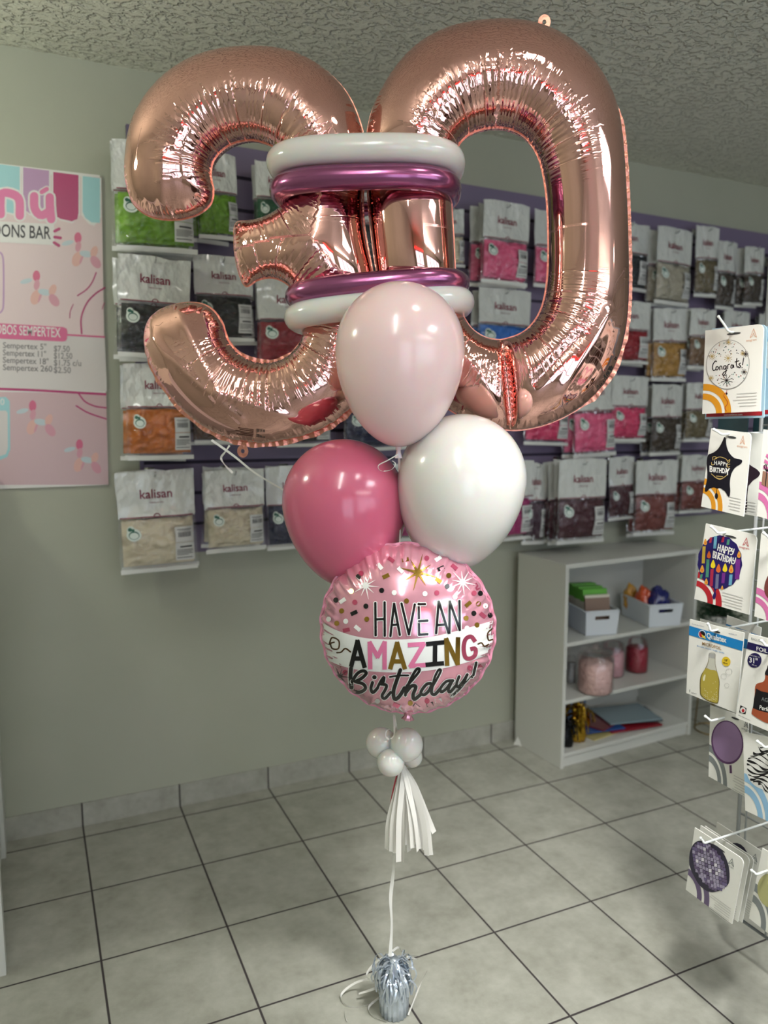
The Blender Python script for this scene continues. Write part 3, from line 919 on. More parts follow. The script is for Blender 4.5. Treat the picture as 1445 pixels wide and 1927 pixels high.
# ------------------------------------------------------------------ round birthday foil
def birthday():
    off = -0.07
    C = vp(766, 1184, off)
    Rr = np.linalg.norm(vp(600, 1184, off) - vp(931, 1184, off)) / 2 * 0.985
    roll = math.radians(4.5); yaw = math.radians(-5)
    nrm = -HN * math.cos(yaw) + HR * math.sin(yaw); nrm = nrm / np.linalg.norm(nrm)
    u = np.cross(np.array([0, 0, 1.0]), nrm); vv = np.array([0, 0, 1.0])
    U = u * math.cos(roll) + vv * math.sin(roll); V = -u * math.sin(roll) + vv * math.cos(roll)
    H = 0.112
    ph = [random.uniform(0, 6.28) for _ in range(6)]
    NA, NR = 360, 46
    def height(r, th):
        base = H * (1 - r ** 2.3) ** 0.62 if r < 1 else 0.0
        k = 26
        wv = math.sin(k * th + 1.4 * math.sin(3 * th + ph[0]) + ph[1]); wv2 = math.sin(61 * th + 2 * math.sin(5 * th + ph[2]))
        e = max(0.0, (r - 0.72) / 0.28)
        amp = 0.0075 * e ** 1.3 * (1 if r < 0.999 else 0)
        return base + amp * (abs(wv) ** 0.6 * -1.0 + 0.35 * wv2)
    rs = [math.sin(math.pi / 2 * i / NR) for i in range(NR + 1)]
    mats = [mat('pink_foil', (234, 166, 184), 0.14, 0.6, Coat_Weight=0.6, Coat_Roughness=0.05)]
    add_noise_bump(mats[0], 9, 0.25, 0.02, 1)
    mb = MB(); vs = []
    for sgn in (1, -1):
        for i, r in enumerate(rs):
            for k in range(NA):
                th = 2 * math.pi * k / NA
                sc = Rr * (1 + (0.012 * math.sin(26 * th + ph[1]) * (r ** 8)))
                z = sgn * max(0.0, height(r, th)) if r < 1 else 0.0
                p = C + U * (sc * r * math.cos(th)) + V * (sc * r * math.sin(th)) + nrm * z
                vs.append(p)
    nn = (NR + 1) * NA; fs = []
    for sgn in (0, 1):
        for i in range(NR):
            for k in range(NA):
                l = (k + 1) % NA
                q = (sgn * nn + i * NA + k, sgn * nn + (i + 1) * NA + k, sgn * nn + (i + 1) * NA + l, sgn * nn + i * NA + l)
                fs.append(q if sgn == 0 else q[::-1])
    mb.add(vs, fs, mats[0])
    base = C - np.array([0, 0, Rr])
    root = thing('birthday_balloon', 'round pink foil balloon with birthday lettering and a white band', 'balloon', base)
    env = obj('envelope', mb, root)
    sm = MB(); vs = []
    for k in range(NA):
        th = 2 * math.pi * k / NA; d = U * math.cos(th) + V * math.sin(th)
        wob = 0.0016 * math.sin(40 * th + 2 * math.sin(7 * th))
        for e in (0.99, 1.022 + 0.006 * math.sin(26 * th + ph[1])):
            vs.append(C + d * Rr * e + nrm * wob * (1 if e > 1 else 0))
    sm.add(vs, [(2 * k, 2 * k + 1, 2 * ((k + 1) % NA) + 1, 2 * ((k + 1) % NA)) for k in range(NA)], mat('pink_foil_edge', (222, 150, 172), 0.42, 0.35))
    obj('seam', sm, root)
    tl = MB(); p0 = C - V * Rr * 0.97 - HR * 0.01
    tl.lathe([(0.030, 0.02), (0.018, 0.006), (0.008, -0.006), (0.007, -0.012), (0.012, -0.020), (0.010, -0.022)], mats[0], 22, tuple(p0), (0.15, 0, 1), lambda a, t: 1 + 0.16 * math.sin(7 * a) + 0.1 * math.sin(13 * a + 3 * t))
    obj('tail', tl, root, True, 'gathered foil tail')
    S = bvh_surf(env); Zc = (580, 1010, 3.8026)
    wht = mat('white_print', (226, 228, 224), 0.2, 0.0, Coat_Weight=0.4, Coat_Roughness=0.06); blk = mat('gloss_black_print', (16, 15, 17), 0.16)
    gold = mat('gold_foil_print', (176, 140, 62), 0.16, 0.9); hot = mat('rose_foil_print', (214, 96, 128), 0.18, 0.7); pk = mat('candy_pink_print', (240, 132, 176), 0.2, 0.4)
    a1 = Art(S, 0.0009, Zc)
    up = catmull([(62, 588), (130, 632), (200, 668), (300, 702), (400, 724), (500, 733), (600, 736), (700, 734), (800, 726), (900, 712), (1000, 690), (1100, 664), (1200, 636), (1345, 594)], False, 6)
    dn = catmull([(112, 868), (160, 893), (220, 918), (310, 944), (410, 960), (510, 968), (600, 971), (700, 970), (800, 964), (900, 952), (1000, 935), (1090, 912), (1180, 884), (1302, 836)], False, 6)
    uv = []; nr = 14
    for p, q in zip(up, dn):
        for j in range(nr + 1): uv.append(a1.z(p + (q - p) * j / nr))
    fs = [(i * (nr + 1) + j, (i + 1) * (nr + 1) + j, (i + 1) * (nr + 1) + j + 1, i * (nr + 1) + j + 1) for i in range(len(up) - 1) for j in range(nr)]
    a1.put(uv, fs, wht, 1.0)
    def dot(x, y, r, m): a1.ell((x, y), r, r * 1.05, m, n=14, layer=1.3)
    def rec(x, y, w, h, ang, m):
        a = math.radians(ang); c, s = math.cos(a), math.sin(a)
        a1.poly([(x + dx * c - dy * s, y + dx * s + dy * c) for dx, dy in ((-w / 2, -h / 2), (w / 2, -h / 2), (w / 2, h / 2), (-w / 2, h / 2))], m, 1.3)
    for x, y, m in ((525, 384, blk), (412, 497, blk), (995, 355, blk), (197, 453, blk), (358, 285, blk), (1185, 548, blk), (1232, 405, blk), (1302, 562, blk), (835, 408, wht), (1050, 430, wht), (1136, 655, wht),
                    (690, 344, hot), (848, 153, hot), (332, 469, hot), (920, 402, hot), (1187, 404, hot), (307, 390, gold), (1005, 277, gold), (238, 531, gold), (203, 620, gold), (1130, 583, gold), (1208, 632, gold), (418, 590, gold),
                    (703, 460, gold), (145, 590, wht), (268, 605, wht), (1268, 495, wht), (730, 1192, gold), (495, 1177, wht), (850, 1176, hot), (1218, 480, gold), (615, 400, wht), (1157, 940, hot), (262, 972, hot), (377, 262, hot)):
        dot(x, y, 18, m)
    for x, y, ang, m in ((555, 282, -25, gold), (695, 164, -12, gold), (930, 312, 35, gold), (1145, 482, -40, gold), (950, 226, -25, blk), (327, 545, -25, blk), (1300, 450, 70, blk), (660, 238, 45, wht), (930, 156, -35, wht), (512, 212, 50, wht),
                         (352, 655, 40, wht), (245, 458, -35, wht), (272, 668, -12, hot), (592, 164, 35, hot), (1250, 562, 40, hot), (1045, 216, 40, hot), (930, 1172, -12, wht), (630, 1208, 20, hot), (775, 1216, 35, blk), (205, 936, -20, gold), (480, 1206, 30, blk),
                         (1225, 940, -40, hot), (870, 1200, -10, blk), (672, 1232, 40, wht), (1205, 358, 60, hot), (340, 1130, 45, blk)):
        rec(x, y, 50, 28, ang, m)
    def star(x, y, r, m, n=8, w=9, rot=0.0):
        for k in range(n):
            a = rot + 2 * math.pi * k / n; rr = r * (1.0 if k % 2 == 0 else 0.8)
            p = [(x + math.cos(a) * rr * t, y + math.sin(a) * rr * t) for t in np.linspace(0, 1, 8)]
            for i in range(7):
                t0, t1 = w * (1 - i / 7.5) / 2, w * (1 - (i + 1) / 7.5) / 2; nx, ny = -math.sin(a), math.cos(a)
                a1.poly([(p[i][0] + nx * t0, p[i][1] + ny * t0), (p[i + 1][0] + nx * t1, p[i + 1][1] + ny * t1), (p[i + 1][0] - nx * t1, p[i + 1][1] - ny * t1), (p[i][0] - nx * t0, p[i][1] - ny * t0)], m, 1.4)
    star(785, 255, 135, gold, 8, 22, 0.25)
    star(410, 350, 100, wht, 10, 14, 0.1); star(1105, 325, 100, wht, 10, 14, 0.2); star(225, 1000, 75, inkd, 9, 10, 0.1)
    for pts in ([(150, 770), (170, 722), (218, 745), (215, 800), (172, 800), (160, 765), (185, 755)], [(205, 830), (235, 826), (265, 800), (302, 824)], [(1215, 768), (1240, 760), (1262, 785), (1290, 770)], [(1320, 655), (1285, 690), (1290, 740), (1318, 735)]):
        a1.stroke(pts, 11, mat('bronze_print', (84, 58, 30), 0.2, 0.4), layer=1.3)
    obj('printed_design', a1.mb, env, True, 'white band with confetti and starburst print')
    a2 = Art(S, 0.0009, Zc)
    have = [[(480, 475), (482, 705)], [(546, 470), (547, 708)], [(482, 592), (546, 588)], [(588, 710), (614, 478), (655, 702)], [(600, 632), (643, 628)], [(667, 478), (720, 700), (762, 485)],
            [(790, 480), (793, 702)], [(790, 483), (835, 482)], [(793, 604), (852, 600)], [(793, 702), (852, 697)], [(915, 690), (934, 462), (1003, 688)], [(926, 632), (982, 628)], [(1010, 688), (1012, 462), (1084, 668), (1082, 460)]]
    for w, m, l in ((28, wht, 1.6), (17, blk, 1.9)):
        for p in have: a2.stroke(p, w, m, smooth=False, layer=l)
    for pts, m in (([[(308, 922), (352, 748), (402, 930)], [(330, 872), (382, 872)]], blk), ([[(443, 940), (440, 760), (496, 858), (546, 758), (546, 942)]], pk), ([[(588, 940), (636, 762), (690, 940)], [(612, 892), (668, 892)]], gold),
                   ([[(722, 775), (826, 768), (732, 926), (832, 918)]], pk), ([[(852, 768), (966, 756)], [(908, 762), (906, 912)], [(848, 916), (962, 906)]], blk), ([[(994, 915), (988, 735), (1068, 908), (1072, 728)]], gold)):
        for p in pts: a2.stroke(p, 32, m, smooth=False, layer=1.7, cap=False)
    a2.stroke([(1196, 752), (1165, 714), (1125, 735), (1112, 800), (1125, 862), (1160, 872), (1194, 846), (1195, 800), (1160, 806)], 30, hot, layer=1.7, cap=False)
    a3 = Art(S, 0.0009, (645, 1240, 5.558)); a3.j = 60
    bd = [([(85, 100), (80, 200), (90, 300)], 34), ([(95, 240), (150, 155), (210, 125), (246, 148), (200, 200), (130, 237)], 28), ([(130, 237), (212, 262), (236, 310), (180, 348), (110, 340), (72, 308)], 28), ([(310, 248), (294, 310), (315, 352), (362, 306)], 27),
          ([(362, 306), (378, 268), (408, 215), (432, 188), (424, 240), (392, 262)], 23), ([(392, 262), (456, 276), (440, 330), (410, 385), (438, 414), (500, 350)], 26), ([(602, 115), (562, 230), (530, 340), (542, 422), (590, 392), (645, 305)], 32), ([(492, 188), (600, 173), (684, 172)], 16),
          ([(662, 340), (708, 215), (768, 112), (802, 104), (792, 140), (730, 215), (668, 290), (654, 380)], 24), ([(660, 350), (718, 284), (764, 290), (736, 370), (746, 424), (806, 378)], 30), ([(918, 255), (872, 268), (816, 348), (848, 376), (900, 332), (934, 262)], 26),
          ([(932, 300), (986, 205), (1026, 122), (1002, 114), (962, 190), (934, 300)], 20), ([(934, 290), (928, 355), (962, 372), (1014, 318)], 27), ([(1152, 226), (1082, 236), (1020, 310), (1032, 346), (1082, 310), (1132, 242)], 24), ([(1142, 236), (1104, 318), (1122, 346), (1182, 280)], 26),
          ([(1216, 184), (1190, 258), (1206, 294), (1262, 230), (1302, 164)], 24), ([(1302, 164), (1256, 270), (1182, 350), (1138, 388)], 20), ([(1182, 350), (1290, 240), (1350, 172)], 9), ([(1396, 40), (1366, 168)], 22)]
    for e, m, l in ((16, wht, 1.6), (0, blk, 2.3)):
        for p, w in bd: a3.stroke(p, w * 1.22 + e, m, layer=l)
        a3.ell((330, 192), 23 + e / 2, 22 + e / 2, m, layer=l); a3.ell((1352, 190), 11 + e / 2, 10 + e / 2, m, layer=l)
    o = len(a2.mb.v); a2.mb.v += a3.mb.v
    for f, k in zip(a3.mb.f, a3.mb.m): a2.mb.f.append(tuple(o + i for i in f)); a2.mb.m.append(a2.mb.mi(a3.mb.mats[k]))
    obj('printed_lettering', a2.mb, env, True, 'black pink and gold lettering')
birthday()

# ------------------------------------------------------------------ small white cluster, tassel, ribbon, weight
MINI = WHITE_LATEX
for (x, y, r, off, lab) in ((717, 1398, 29, -0.005, 'small white balloon behind the others of the tied cluster, nearest the poster wall'), (765, 1401, 31, -0.03, 'largest small white balloon of the tied cluster above the tassel'),
                            (735, 1435, 26, -0.045, 'small white balloon lowest in front of the tied cluster'), (775, 1424, 20, 0.02, 'small white balloon tucked behind the largest of the tied cluster')):
    c = vp(x, y, off); R = np.linalg.norm(vp(x + r, y, off) - c)
    ax = c - vp(748, 1418, 0.0); ax /= np.linalg.norm(ax) + 1e-9
    prof = [(max(0.0006, R * math.sin(math.pi * i / 24) * (1 if i < 12 else 1 - 0.06 * ((i - 12) / 12) ** 2)), -R * math.cos(math.pi * i / 24) * (1.12 if i < 12 else 1)) for i in range(25)]
    prof = [(0.0035, -R * 1.25)] + prof[1:]
    mb = MB(); mb.lathe(prof, MINI, 36, tuple(c), tuple(ax))
    tag(obj('mini_balloon', mb), lab, 'balloon', 'small white balloons tied above the tassel')

paper = mat('white_tassel_paper', (226, 224, 216), 0.5); pinkfoil = mat('pink_tassel_foil', (222, 96, 112), 0.25, 0.6)
troot = thing('tassel', 'white paper strip tassel hanging under the small white balloons', 'tassel', vp(770, 1610, 0))
ends = [(727, 1598, -.01), (737, 1603, -.02), (750, 1622, -.03), (757, 1621, -.02), (748, 1590, .01), (770, 1602, -.02), (777, 1596, -.03), (786, 1602, -.03), (793, 1597, -.01), (797, 1588, .01), (803, 1610, -.02), (810, 1609, 0.0), (817, 1567, .02),
        (765, 1590, .02), (780, 1585, .03), (758, 1600, .02), (800, 1598, .03), (744, 1606, .0), (790, 1570, .03)]
for i, (x, y, o) in enumerate(ends):
    a = vp(757 + random.uniform(-3, 3), 1441, 0.0 + o * 0.2); b = vp(763 + (x - 768) * 0.35 + random.uniform(-2, 2), 1480, o * 0.6 - 0.004); c = vp(766 + (x - 768) * 0.85, 1545, o); d = vp(x, y, o * 1.1)
    P = catmull([a, b, c, d], False, 6); n = len(P)
    mb = MB(); mb.ribbon(P, [0.007 + 0.0055 * min(1, k / 6) for k in range(n)], paper, HR, random.uniform(-1.3, 1.3))
    obj('paper_strip', mb, troot)
for x, y, o in ((730, 1572, 0.005), (733, 1560, 0.015)):
    P = catmull([vp(752, 1450, 0), vp(742, 1492, 0.004), vp(736, 1530, o), vp(x, y, o)], False, 6)
    mb = MB(); mb.ribbon(P, 0.011, pinkfoil, HR, 0.5); obj('foil_strip', mb, troot, True, 'pink metallic strip')

RIB = mat('white_curling_ribbon', (228, 227, 220), 0.3, 0.0, Coat_Weight=0.3)
def ribbon_thing(pts, label, w=0.006, tw=2.0, n=8):
    P = catmull(pts, False, n)
    mb = MB(); mb.ribbon(P, w, RIB, HR, [0.95 * math.sin(tw * 2.2 * k / len(P)) for k in range(len(P))])
    return tag(obj('curling_ribbon', mb), label, 'ribbon')
ribbon_thing([vp(734, 1800, 0), vp(737, 1740, 0.002), vp(735, 1690, 0), vp(740, 1640, 0), vp(741, 1600, 0.004), vp(750, 1500, 0.006), vp(748, 1430, 0.004), vp(744, 1370, 0), vp(742, 1345, -0.002)],
             'long white ribbon rising from the silver weight through the tassel to the birthday balloon', 0.0085, 5.0)
ribbon_thing([vp(752, 1045, -0.06), vp(753, 980, -0.02), vp(752, 920, -0.01), vp(751, 862, -0.055)], 'thin white ribbon from the blush balloon neck down to the birthday balloon', 0.005, 3.0)
ribbon_thing([vp(749, 855, -0.075), vp(730, 866, -0.075), vp(712, 876, -0.07), vp(717, 886, -0.07), vp(736, 884, -0.07), vp(744, 873, -0.075), vp(738, 867, -0.08)], 'short curl of ribbon knotted at the blush balloon neck', 0.0022, 1.5)
ribbon_thing([vp(741, 1346, -0.03), vp(742, 1370, -0.05), vp(741, 1384, -0.07), vp(733, 1391, -0.075), vp(726, 1386, -0.075), vp(727, 1376, -0.07), vp(733, 1372, -0.07)], 'short curl of ribbon on the small white balloons', 0.004, 1.0)
ribbon_thing([vp(432, 838, 0.16), vp(424, 850, 0.16), vp(416, 862, 0.17), vp(424, 876, 0.16), vp(438, 890, 0.16)], 'curly white ribbon end hanging below the number three', 0.005, 3.0)
ribbon_thing([vp(398, 828, 0.15), vp(440, 858, 0.14), vp(480, 890, 0.13), vp(530, 920, 0.12), vp(600, 960, 0.10)], 'straight white ribbon from the number three to behind the pink balloon', 0.0055, 0.8)

silver = add_noise_bump(mat('silver_blue_foil', (206, 216, 226), 0.24, 0.6), 60, 0.4, 0.004)
wroot = thing('balloon_weight', 'silver blue fringed foil weight on the tiled floor under the bouquet', 'balloon weight', AXIS)
mb = MB()
mb.lathe([(0.028, 0.0), (0.0325, 0.002), (0.0335, 0.035), (0.031, 0.07), (0.026, 0.10), (0.018, 0.118), (0.010, 0.128), (0.011, 0.138)], silver, 72, tuple(AXIS), (0, 0, 1), lambda a, t: 1 + 0.05 * math.sin(18 * a + 3 * t) + 0.03 * math.sin(41 * a))
obj('foil_wrap', mb, wroot)
mb = MB()
for i in range(110):
    a = random.uniform(0, 2 * math.pi); z1 = random.uniform(0.04, 0.10); h0 = random.uniform(0.10, 0.142)
    r1 = 0.0335 + random.uniform(0, 0.006); d = np.array([math.cos(a), math.sin(a), 0]); s = np.array([-math.sin(a), math.cos(a), 0])
    bulge = random.uniform(0.0, 0.013); sw = random.uniform(-0.016, 0.016)
    P = [AXIS + d * 0.008 + np.array([0, 0, h0 - 0.005]), AXIS + d * 0.020 + s * sw * 0.3 + np.array([0, 0, h0 + 0.004 * random.random()]), AXIS + d * (0.028 + bulge) + s * sw * 0.7 + np.array([0, 0, (h0 + z1) / 2 + 0.01]), AXIS + d * r1 + s * sw + np.array([0, 0, z1])]
    mb.ribbon(catmull(P, False, 4), random.uniform(0.0035, 0.0055), silver, s, random.uniform(-0.6, 0.6))
for i in range(34):
    a = random.uniform(0, 2 * math.pi); d = np.array([math.cos(a), math.sin(a), 0]); s = np.array([-math.sin(a), math.cos(a), 0]); h0 = random.uniform(0.07, 0.125); k = random.uniform(0.02, 0.038); q = random.uniform(-0.02, 0.02)
    P = [AXIS + d * 0.022 + np.array([0, 0, h0]), AXIS + d * (0.026 + k * 0.5) + s * q * 0.5 + np.array([0, 0, h0 + 0.014]), AXIS + d * (0.026 + k * 0.8) + s * q + np.array([0, 0, h0 - 0.004]), AXIS + d * (0.028 + k * 0.55) + s * q * 1.3 + np.array([0, 0, h0 - 0.024])]
    mb.ribbon(catmull(P, False, 4), 0.0042, silver, s, random.uniform(-1.2, 1.2))
obj('foil_fringe', mb, wroot)
def wp(u, v, h=0.0):
    return on(2, u, v, h)
for pts, w in (([(733, 1796, .11), (706, 1812, .09), (690, 1834, .07), (700, 1846, .06), (718, 1838, .06), (724, 1812, .08)], .005), ([(716, 1840, .06), (672, 1848, .03), (642, 1872, .008), (654, 1893, .004), (690, 1892, .004), (730, 1870, .03)], .005),
               ([(738, 1790, .12), (750, 1783, .125), (762, 1796, .115), (790, 1799, .10)], .006), ([(716, 1855, .03), (700, 1862, .03), (675, 1870, .02)], .006), ([(766, 1800, .11), (780, 1804, .10), (786, 1806, .09)], .004),
               ([(720, 1872, .02), (694, 1895, .006), (702, 1912, .004), (728, 1922, .004)], .005), ([(768, 1910, .004), (780, 1880, .03), (792, 1850, .06), (804, 1826, .08)], .005), ([(648, 1902, .003), (650, 1914, .003), (653, 1922, .003)], .003)):
    P = catmull([wp(*p) for p in pts], False, 7)
    mb = MB(); mb.ribbon(P, w, RIB, (0.2, 0.3, 0.9), 1.2); obj('ribbon_curl', mb, wroot)

# ------------------------------------------------------------------ bags of balloons on the slatwall
def film_material():
    m = bpy.data.materials.new('clear_film'); m.use_nodes = True
    nt, N, L, b = nodes(m)
    N.remove(b); out = [n for n in N if n.type == 'OUTPUT_MATERIAL'][0]
    tr = N.new('ShaderNodeBsdfTransparent'); gl = N.new('ShaderNodeBsdfGlossy'); gl.inputs['Roughness'].default_value = 0.09
    gl.inputs['Color'].default_value = (1, 1, 1, 1)
    df = N.new('ShaderNodeBsdfDiffuse'); df.inputs[0].default_value = srgb(226, 228, 224)
    lw = N.new('ShaderNodeLayerWeight'); lw.inputs[0].default_value = 0.35
    mr = N.new('ShaderNodeMapRange'); mr.inputs['To Min'].default_value = 0.012; mr.inputs['To Max'].default_value = 0.65
    N_ = N.new('ShaderNodeTexNoise'); N_.inputs['Scale'].default_value = 9; N_.inputs['Detail'].default_value = 3
    tc = N.new('ShaderNodeTexCoord'); L.new(tc.outputs['Object'], N_.inputs['Vector'])
    bp = N.new('ShaderNodeBump'); bp.inputs['Strength'].default_value = 0.5; bp.inputs['Distance'].default_value = 0.03
    L.new(N_.outputs['Fac'], bp.inputs['Height']); L.new(bp.outputs[0], gl.inputs['Normal'])
    L.new(lw.outputs['Fresnel'], mr.inputs['Value'])
    m1 = N.new('ShaderNodeMixShader'); m1.inputs[0].default_value = 0.012
    L.new(tr.outputs[0], m1.inputs[1]); L.new(df.outputs[0], m1.inputs[2])
    m2 = N.new('ShaderNodeMixShader'); L.new(mr.outputs[0], m2.inputs[0]); L.new(m1.outputs[0], m2.inputs[1]); L.new(gl.outputs[0], m2.inputs[2])
    L.new(m2.outputs[0], out.inputs[0])
    return m
FILM = film_material()
HEAD = mat('frosted_white_film', (206, 209, 204), 0.25, 0.0, Coat_Weight=0.7, Coat_Roughness=0.08)
add_noise_bump(HEAD, 7, 0.35, 0.03, 2)
SEAL = mat('white_heat_seal', (222, 223, 218), 0.3)
MAROON = mat('maroon_print', (122, 24, 52), 0.4)
STK = mat('sticker_white', (212, 222, 214), 0.4); STKG = mat('sticker_green', (40, 96, 80), 0.4)
LBL = mat('label_white', (206, 207, 204), 0.45); LBK = mat('label_ink', (58, 58, 60), 0.5)

def contents_mat(name, rgb, rough=0.45):
    m = mat('latex_' + name, rgb, rough)
    if not m.node_tree.nodes.get('Bump'):
        nt, N, L, b = nodes(m)
        tc = N.new('ShaderNodeTexCoord'); v = N.new('ShaderNodeTexVoronoi'); v.feature = 'SMOOTH_F1'; v.inputs['Scale'].default_value = 6.5
        mp = N.new('ShaderNodeMapping'); mp.inputs['Rotation'].default_value = (0, 0.6, 0); mp.inputs['Scale'].default_value = (0.7, 1, 1.5)
        L.new(tc.outputs['Object'], mp.inputs[0]); L.new(mp.outputs[0], v.inputs['Vector'])
        bp = N.new('ShaderNodeBump'); bp.name = 'Bump'; bp.inputs['Strength'].default_value = 0.8; bp.inputs['Distance'].default_value = 0.04
        L.new(v.outputs['Distance'], bp.inputs['Height']); L.new(bp.outputs[0], b.inputs['Normal'])
    return m

PROTO = {}
def bag_proto(var):
    """unit bag: 1 wide, 1 tall, hanging from z = 0; thickness in metres"""
    rnd = random.Random(50 + var); sx, sz = rnd.uniform(0, 9), rnd.uniform(0, 9)
    def T(x, z):
        e = max(0.0, 1 - abs(2 * x) ** 4)
        zz = -z
        body = math.exp(-((zz - 0.68) / 0.27) ** 2) * 0.020 + 0.002
        w = 0.0055 * noise.noise(Vector((x * 3 + sx, z * 4 + sz, var))) + 0.003 * noise.noise(Vector((x * 9 + sx, z * 2.5, var + 3)))
        tp = 0.004 * math.exp(-(zz / 0.07) ** 2) * noise.noise(Vector((x * 6, sx, 0)))
        end = min(1.0, (1 - zz) / 0.05 + 0.05)
        return e * body * end + w * min(1, zz / 0.1 + 0.2) + tp
    NX, NZ_ = 14, 22
    def topz(x): return 0.03 * noise.noise(Vector((x * 4 + sx, 1.7, var))) 
    mb = MB(); vs = []
    zsplit = -0.455
    for sg in (-1, 1):
        for j in range(NZ_ + 1):
            for i in range(NX + 1):
                x = -0.5 + i / NX; z = -j / NZ_
                k = max(0.0, abs(T(x, z)) if sg < 0 else T(x, z) * 0.6)
                xx = x * (1 - 0.02 * math.exp(-((z + 0.5) / 0.3) ** 2) + 0.028 * noise.noise(Vector((x * 3, z * 5, var + 9))))
                vs.append((xx, sg * (k if 0 < i < NX else 0.0012), z + (topz(x) if j == 0 else 0)))
    n1 = (NX + 1) * (NZ_ + 1)
    for sg in (0, 1):
        for j in range(NZ_):
            z = -(j + 0.5) / NZ_
            m = HEAD if z > zsplit else (SEAL if z < -0.945 else FILM)
            fs = []
            for i in range(NX):
                q = [sg * n1 + j * (NX + 1) + i, sg * n1 + j * (NX + 1) + i + 1, sg * n1 + (j + 1) * (NX + 1) + i + 1, sg * n1 + (j + 1) * (NX + 1) + i]
                fs.append(tuple(q if sg else q[::-1]))
            k = mb.mi(m)
            for f in fs: mb.f.append(f); mb.m.append(k)
    mb.v = vs
    cm = contents_mat('base', (200, 200, 200))
    ct = MB(); vs = []; NC = 42
    for sg in (-1, 1):
        for j in range(NC + 1):
            for i in range(NC + 1):
                a = i / NC; c = j / NC
                x = -0.455 + 0.91 * a; z = -0.475 - 0.45 * c + 0.015 * noise.noise(Vector((a * 4, sx, 2))) * (1 if j == 0 else 0)
                ed = min(1.0, 8 * min(a, 1 - a, c + 0.06, 1 - c + 0.03))
                wx = 0.5 * noise.noise(Vector((x * 4, z * 4 + sz, 5))); vd = noise.voronoi(Vector((x * 6.5 + sx + wx, z * 9 + wx, var * 3.1)))[0]
                l = math.sqrt(max(0.0, min(1.0, (vd[1] - vd[0]) * 2.2))) * 0.012 + noise.noise(Vector((x * 9 + sx, z * 12, var))) * 0.003
                y = max(0.0006, (abs(T(x, z)) * 0.72 + l - 0.006)) * ed
                y = min(y, abs(T(x, z)) - 0.0012) if sg < 0 else y * 0.5
                vs.append((x, sg * max(y, 0.0003), z))
    n1 = (NC + 1) ** 2; fs = []
    for sg in (0, 1):
        for j in range(NC):
            for i in range(NC):
                q = (sg * n1 + j * (NC + 1) + i, sg * n1 + j * (NC + 1) + i + 1, sg * n1 + (j + 1) * (NC + 1) + i + 1, sg * n1 + (j + 1) * (NC + 1) + i)
                fs.append(q if sg else q[::-1])
    ct.add(vs, fs, cm)
    def front(x, z, l): return (x, -(abs(T(x, z)) + 0.0012 + 0.0005 * l), z)
    class U(Art):
        pass
    sf = lambda u, v, l: np.array(front(u, v, l))
    def art(): return Art(sf, 1.0)
    lg = art()
    vs_, fs_ = text_mesh('kalisan', 0.012)
    wtxt = max(p[0] for p in vs_)
    lg.put([(-0.21 + 0.42 * x / wtxt, -0.265 + y * 0.125) for x, y in vs_], fs_, MAROON, 1)
    vs2, fs2 = text_mesh('makes us one', 0.0); w2 = max(p[0] for p in vs2)
    lg.put([(-0.085 + 0.18 * x / w2, -0.315 + y * 0.026) for x, y in vs2], fs2, MAROON, 1)
    lg.put([(-0.47 + 0.94 * i / 20, -0.452 + d) for d in (0, 0.010) for i in range(21)], [(i, i + 1, 22 + i, 21 + i) for i in range(20)], MAROON, 1)
    pts = [(0.045 * math.cos(math.pi * k / 10), -0.442 + 0.028 * math.sin(math.pi * k / 10)) for k in range(11)]
    for q, r in zip(pts[:-1], pts[1:]):
        lg.put([q, r, (r[0] * 0.7, -0.442 + (r[1] + 0.442) * 0.7), (q[0] * 0.7, -0.442 + (q[1] + 0.442) * 0.7)], [(0, 1, 2, 3)], MAROON, 1)
    st = art()
    def disc(c, rx, rz, m, l):
        uv = [(c[0] + rx * q * math.cos(2 * math.pi * k / 20), c[1] + rz * q * math.sin(2 * math.pi * k / 20)) for q in (0.02, 0.35, 0.7, 1.0) for k in range(20)]
        st.put(uv, [(r * 20 + k, r * 20 + (k + 1) % 20, (r + 1) * 20 + (k + 1) % 20, (r + 1) * 20 + k) for r in range(3) for k in range(20)], m, l)
    disc((-0.31, -0.61), 0.092, 0.062, STK, 2); disc((-0.345, -0.565), 0.05, 0.042, STK, 1.6)
    disc((-0.31, -0.612), 0.066, 0.04, STKG, 2.6); disc((-0.31, -0.616), 0.056, 0.031, STK, 3.2)
    disc((-0.355, -0.556), 0.026, 0.018, STKG, 3.4); disc((-0.32, -0.562), 0.022, 0.013, STKG, 3.4)
    lb = art()
    def rect(a_, x0, x1, z0, z1, m, l, n=6):
        a_.put([(x0 + (x1 - x0) * i / n, z0 + (z1 - z0) * j / n) for j in range(n + 1) for i in range(n + 1)], [(j * (n + 1) + i, j * (n + 1) + i + 1, (j + 1) * (n + 1) + i + 1, (j + 1) * (n + 1) + i) for j in range(n) for i in range(n)], m, l)
    rect(lb, 0.21, 0.455, -0.715, -0.56, LBL, 2); rect(lb, 0.21, 0.455, -0.90, -0.72, LBL, 2)
    x = 0.25
    while x < 0.42:
        w = rnd.choice((0.005, 0.009, 0.013)); lb.put([(x, -0.615), (x + w, -0.615), (x + w, -0.665), (x, -0.665)], [(3, 2, 1, 0)], LBK, 3); x += w + rnd.choice((0.006, 0.010))
    for z, a, b, h in ((-0.585, 0.24, 0.43, 0.006), (-0.60, 0.26, 0.41, 0.004), (-0.755, 0.27, 0.43, 0.016), (-0.79, 0.23, 0.44, 0.005), (-0.803, 0.23, 0.44, 0.005), (-0.816, 0.23, 0.42, 0.005), (-0.829, 0.23, 0.44, 0.005), (-0.842, 0.23, 0.38, 0.005), (-0.87, 0.23, 0.43, 0.007)):
        rect(lb, a, b, z - h, z, LBK, 3)
    out = {}
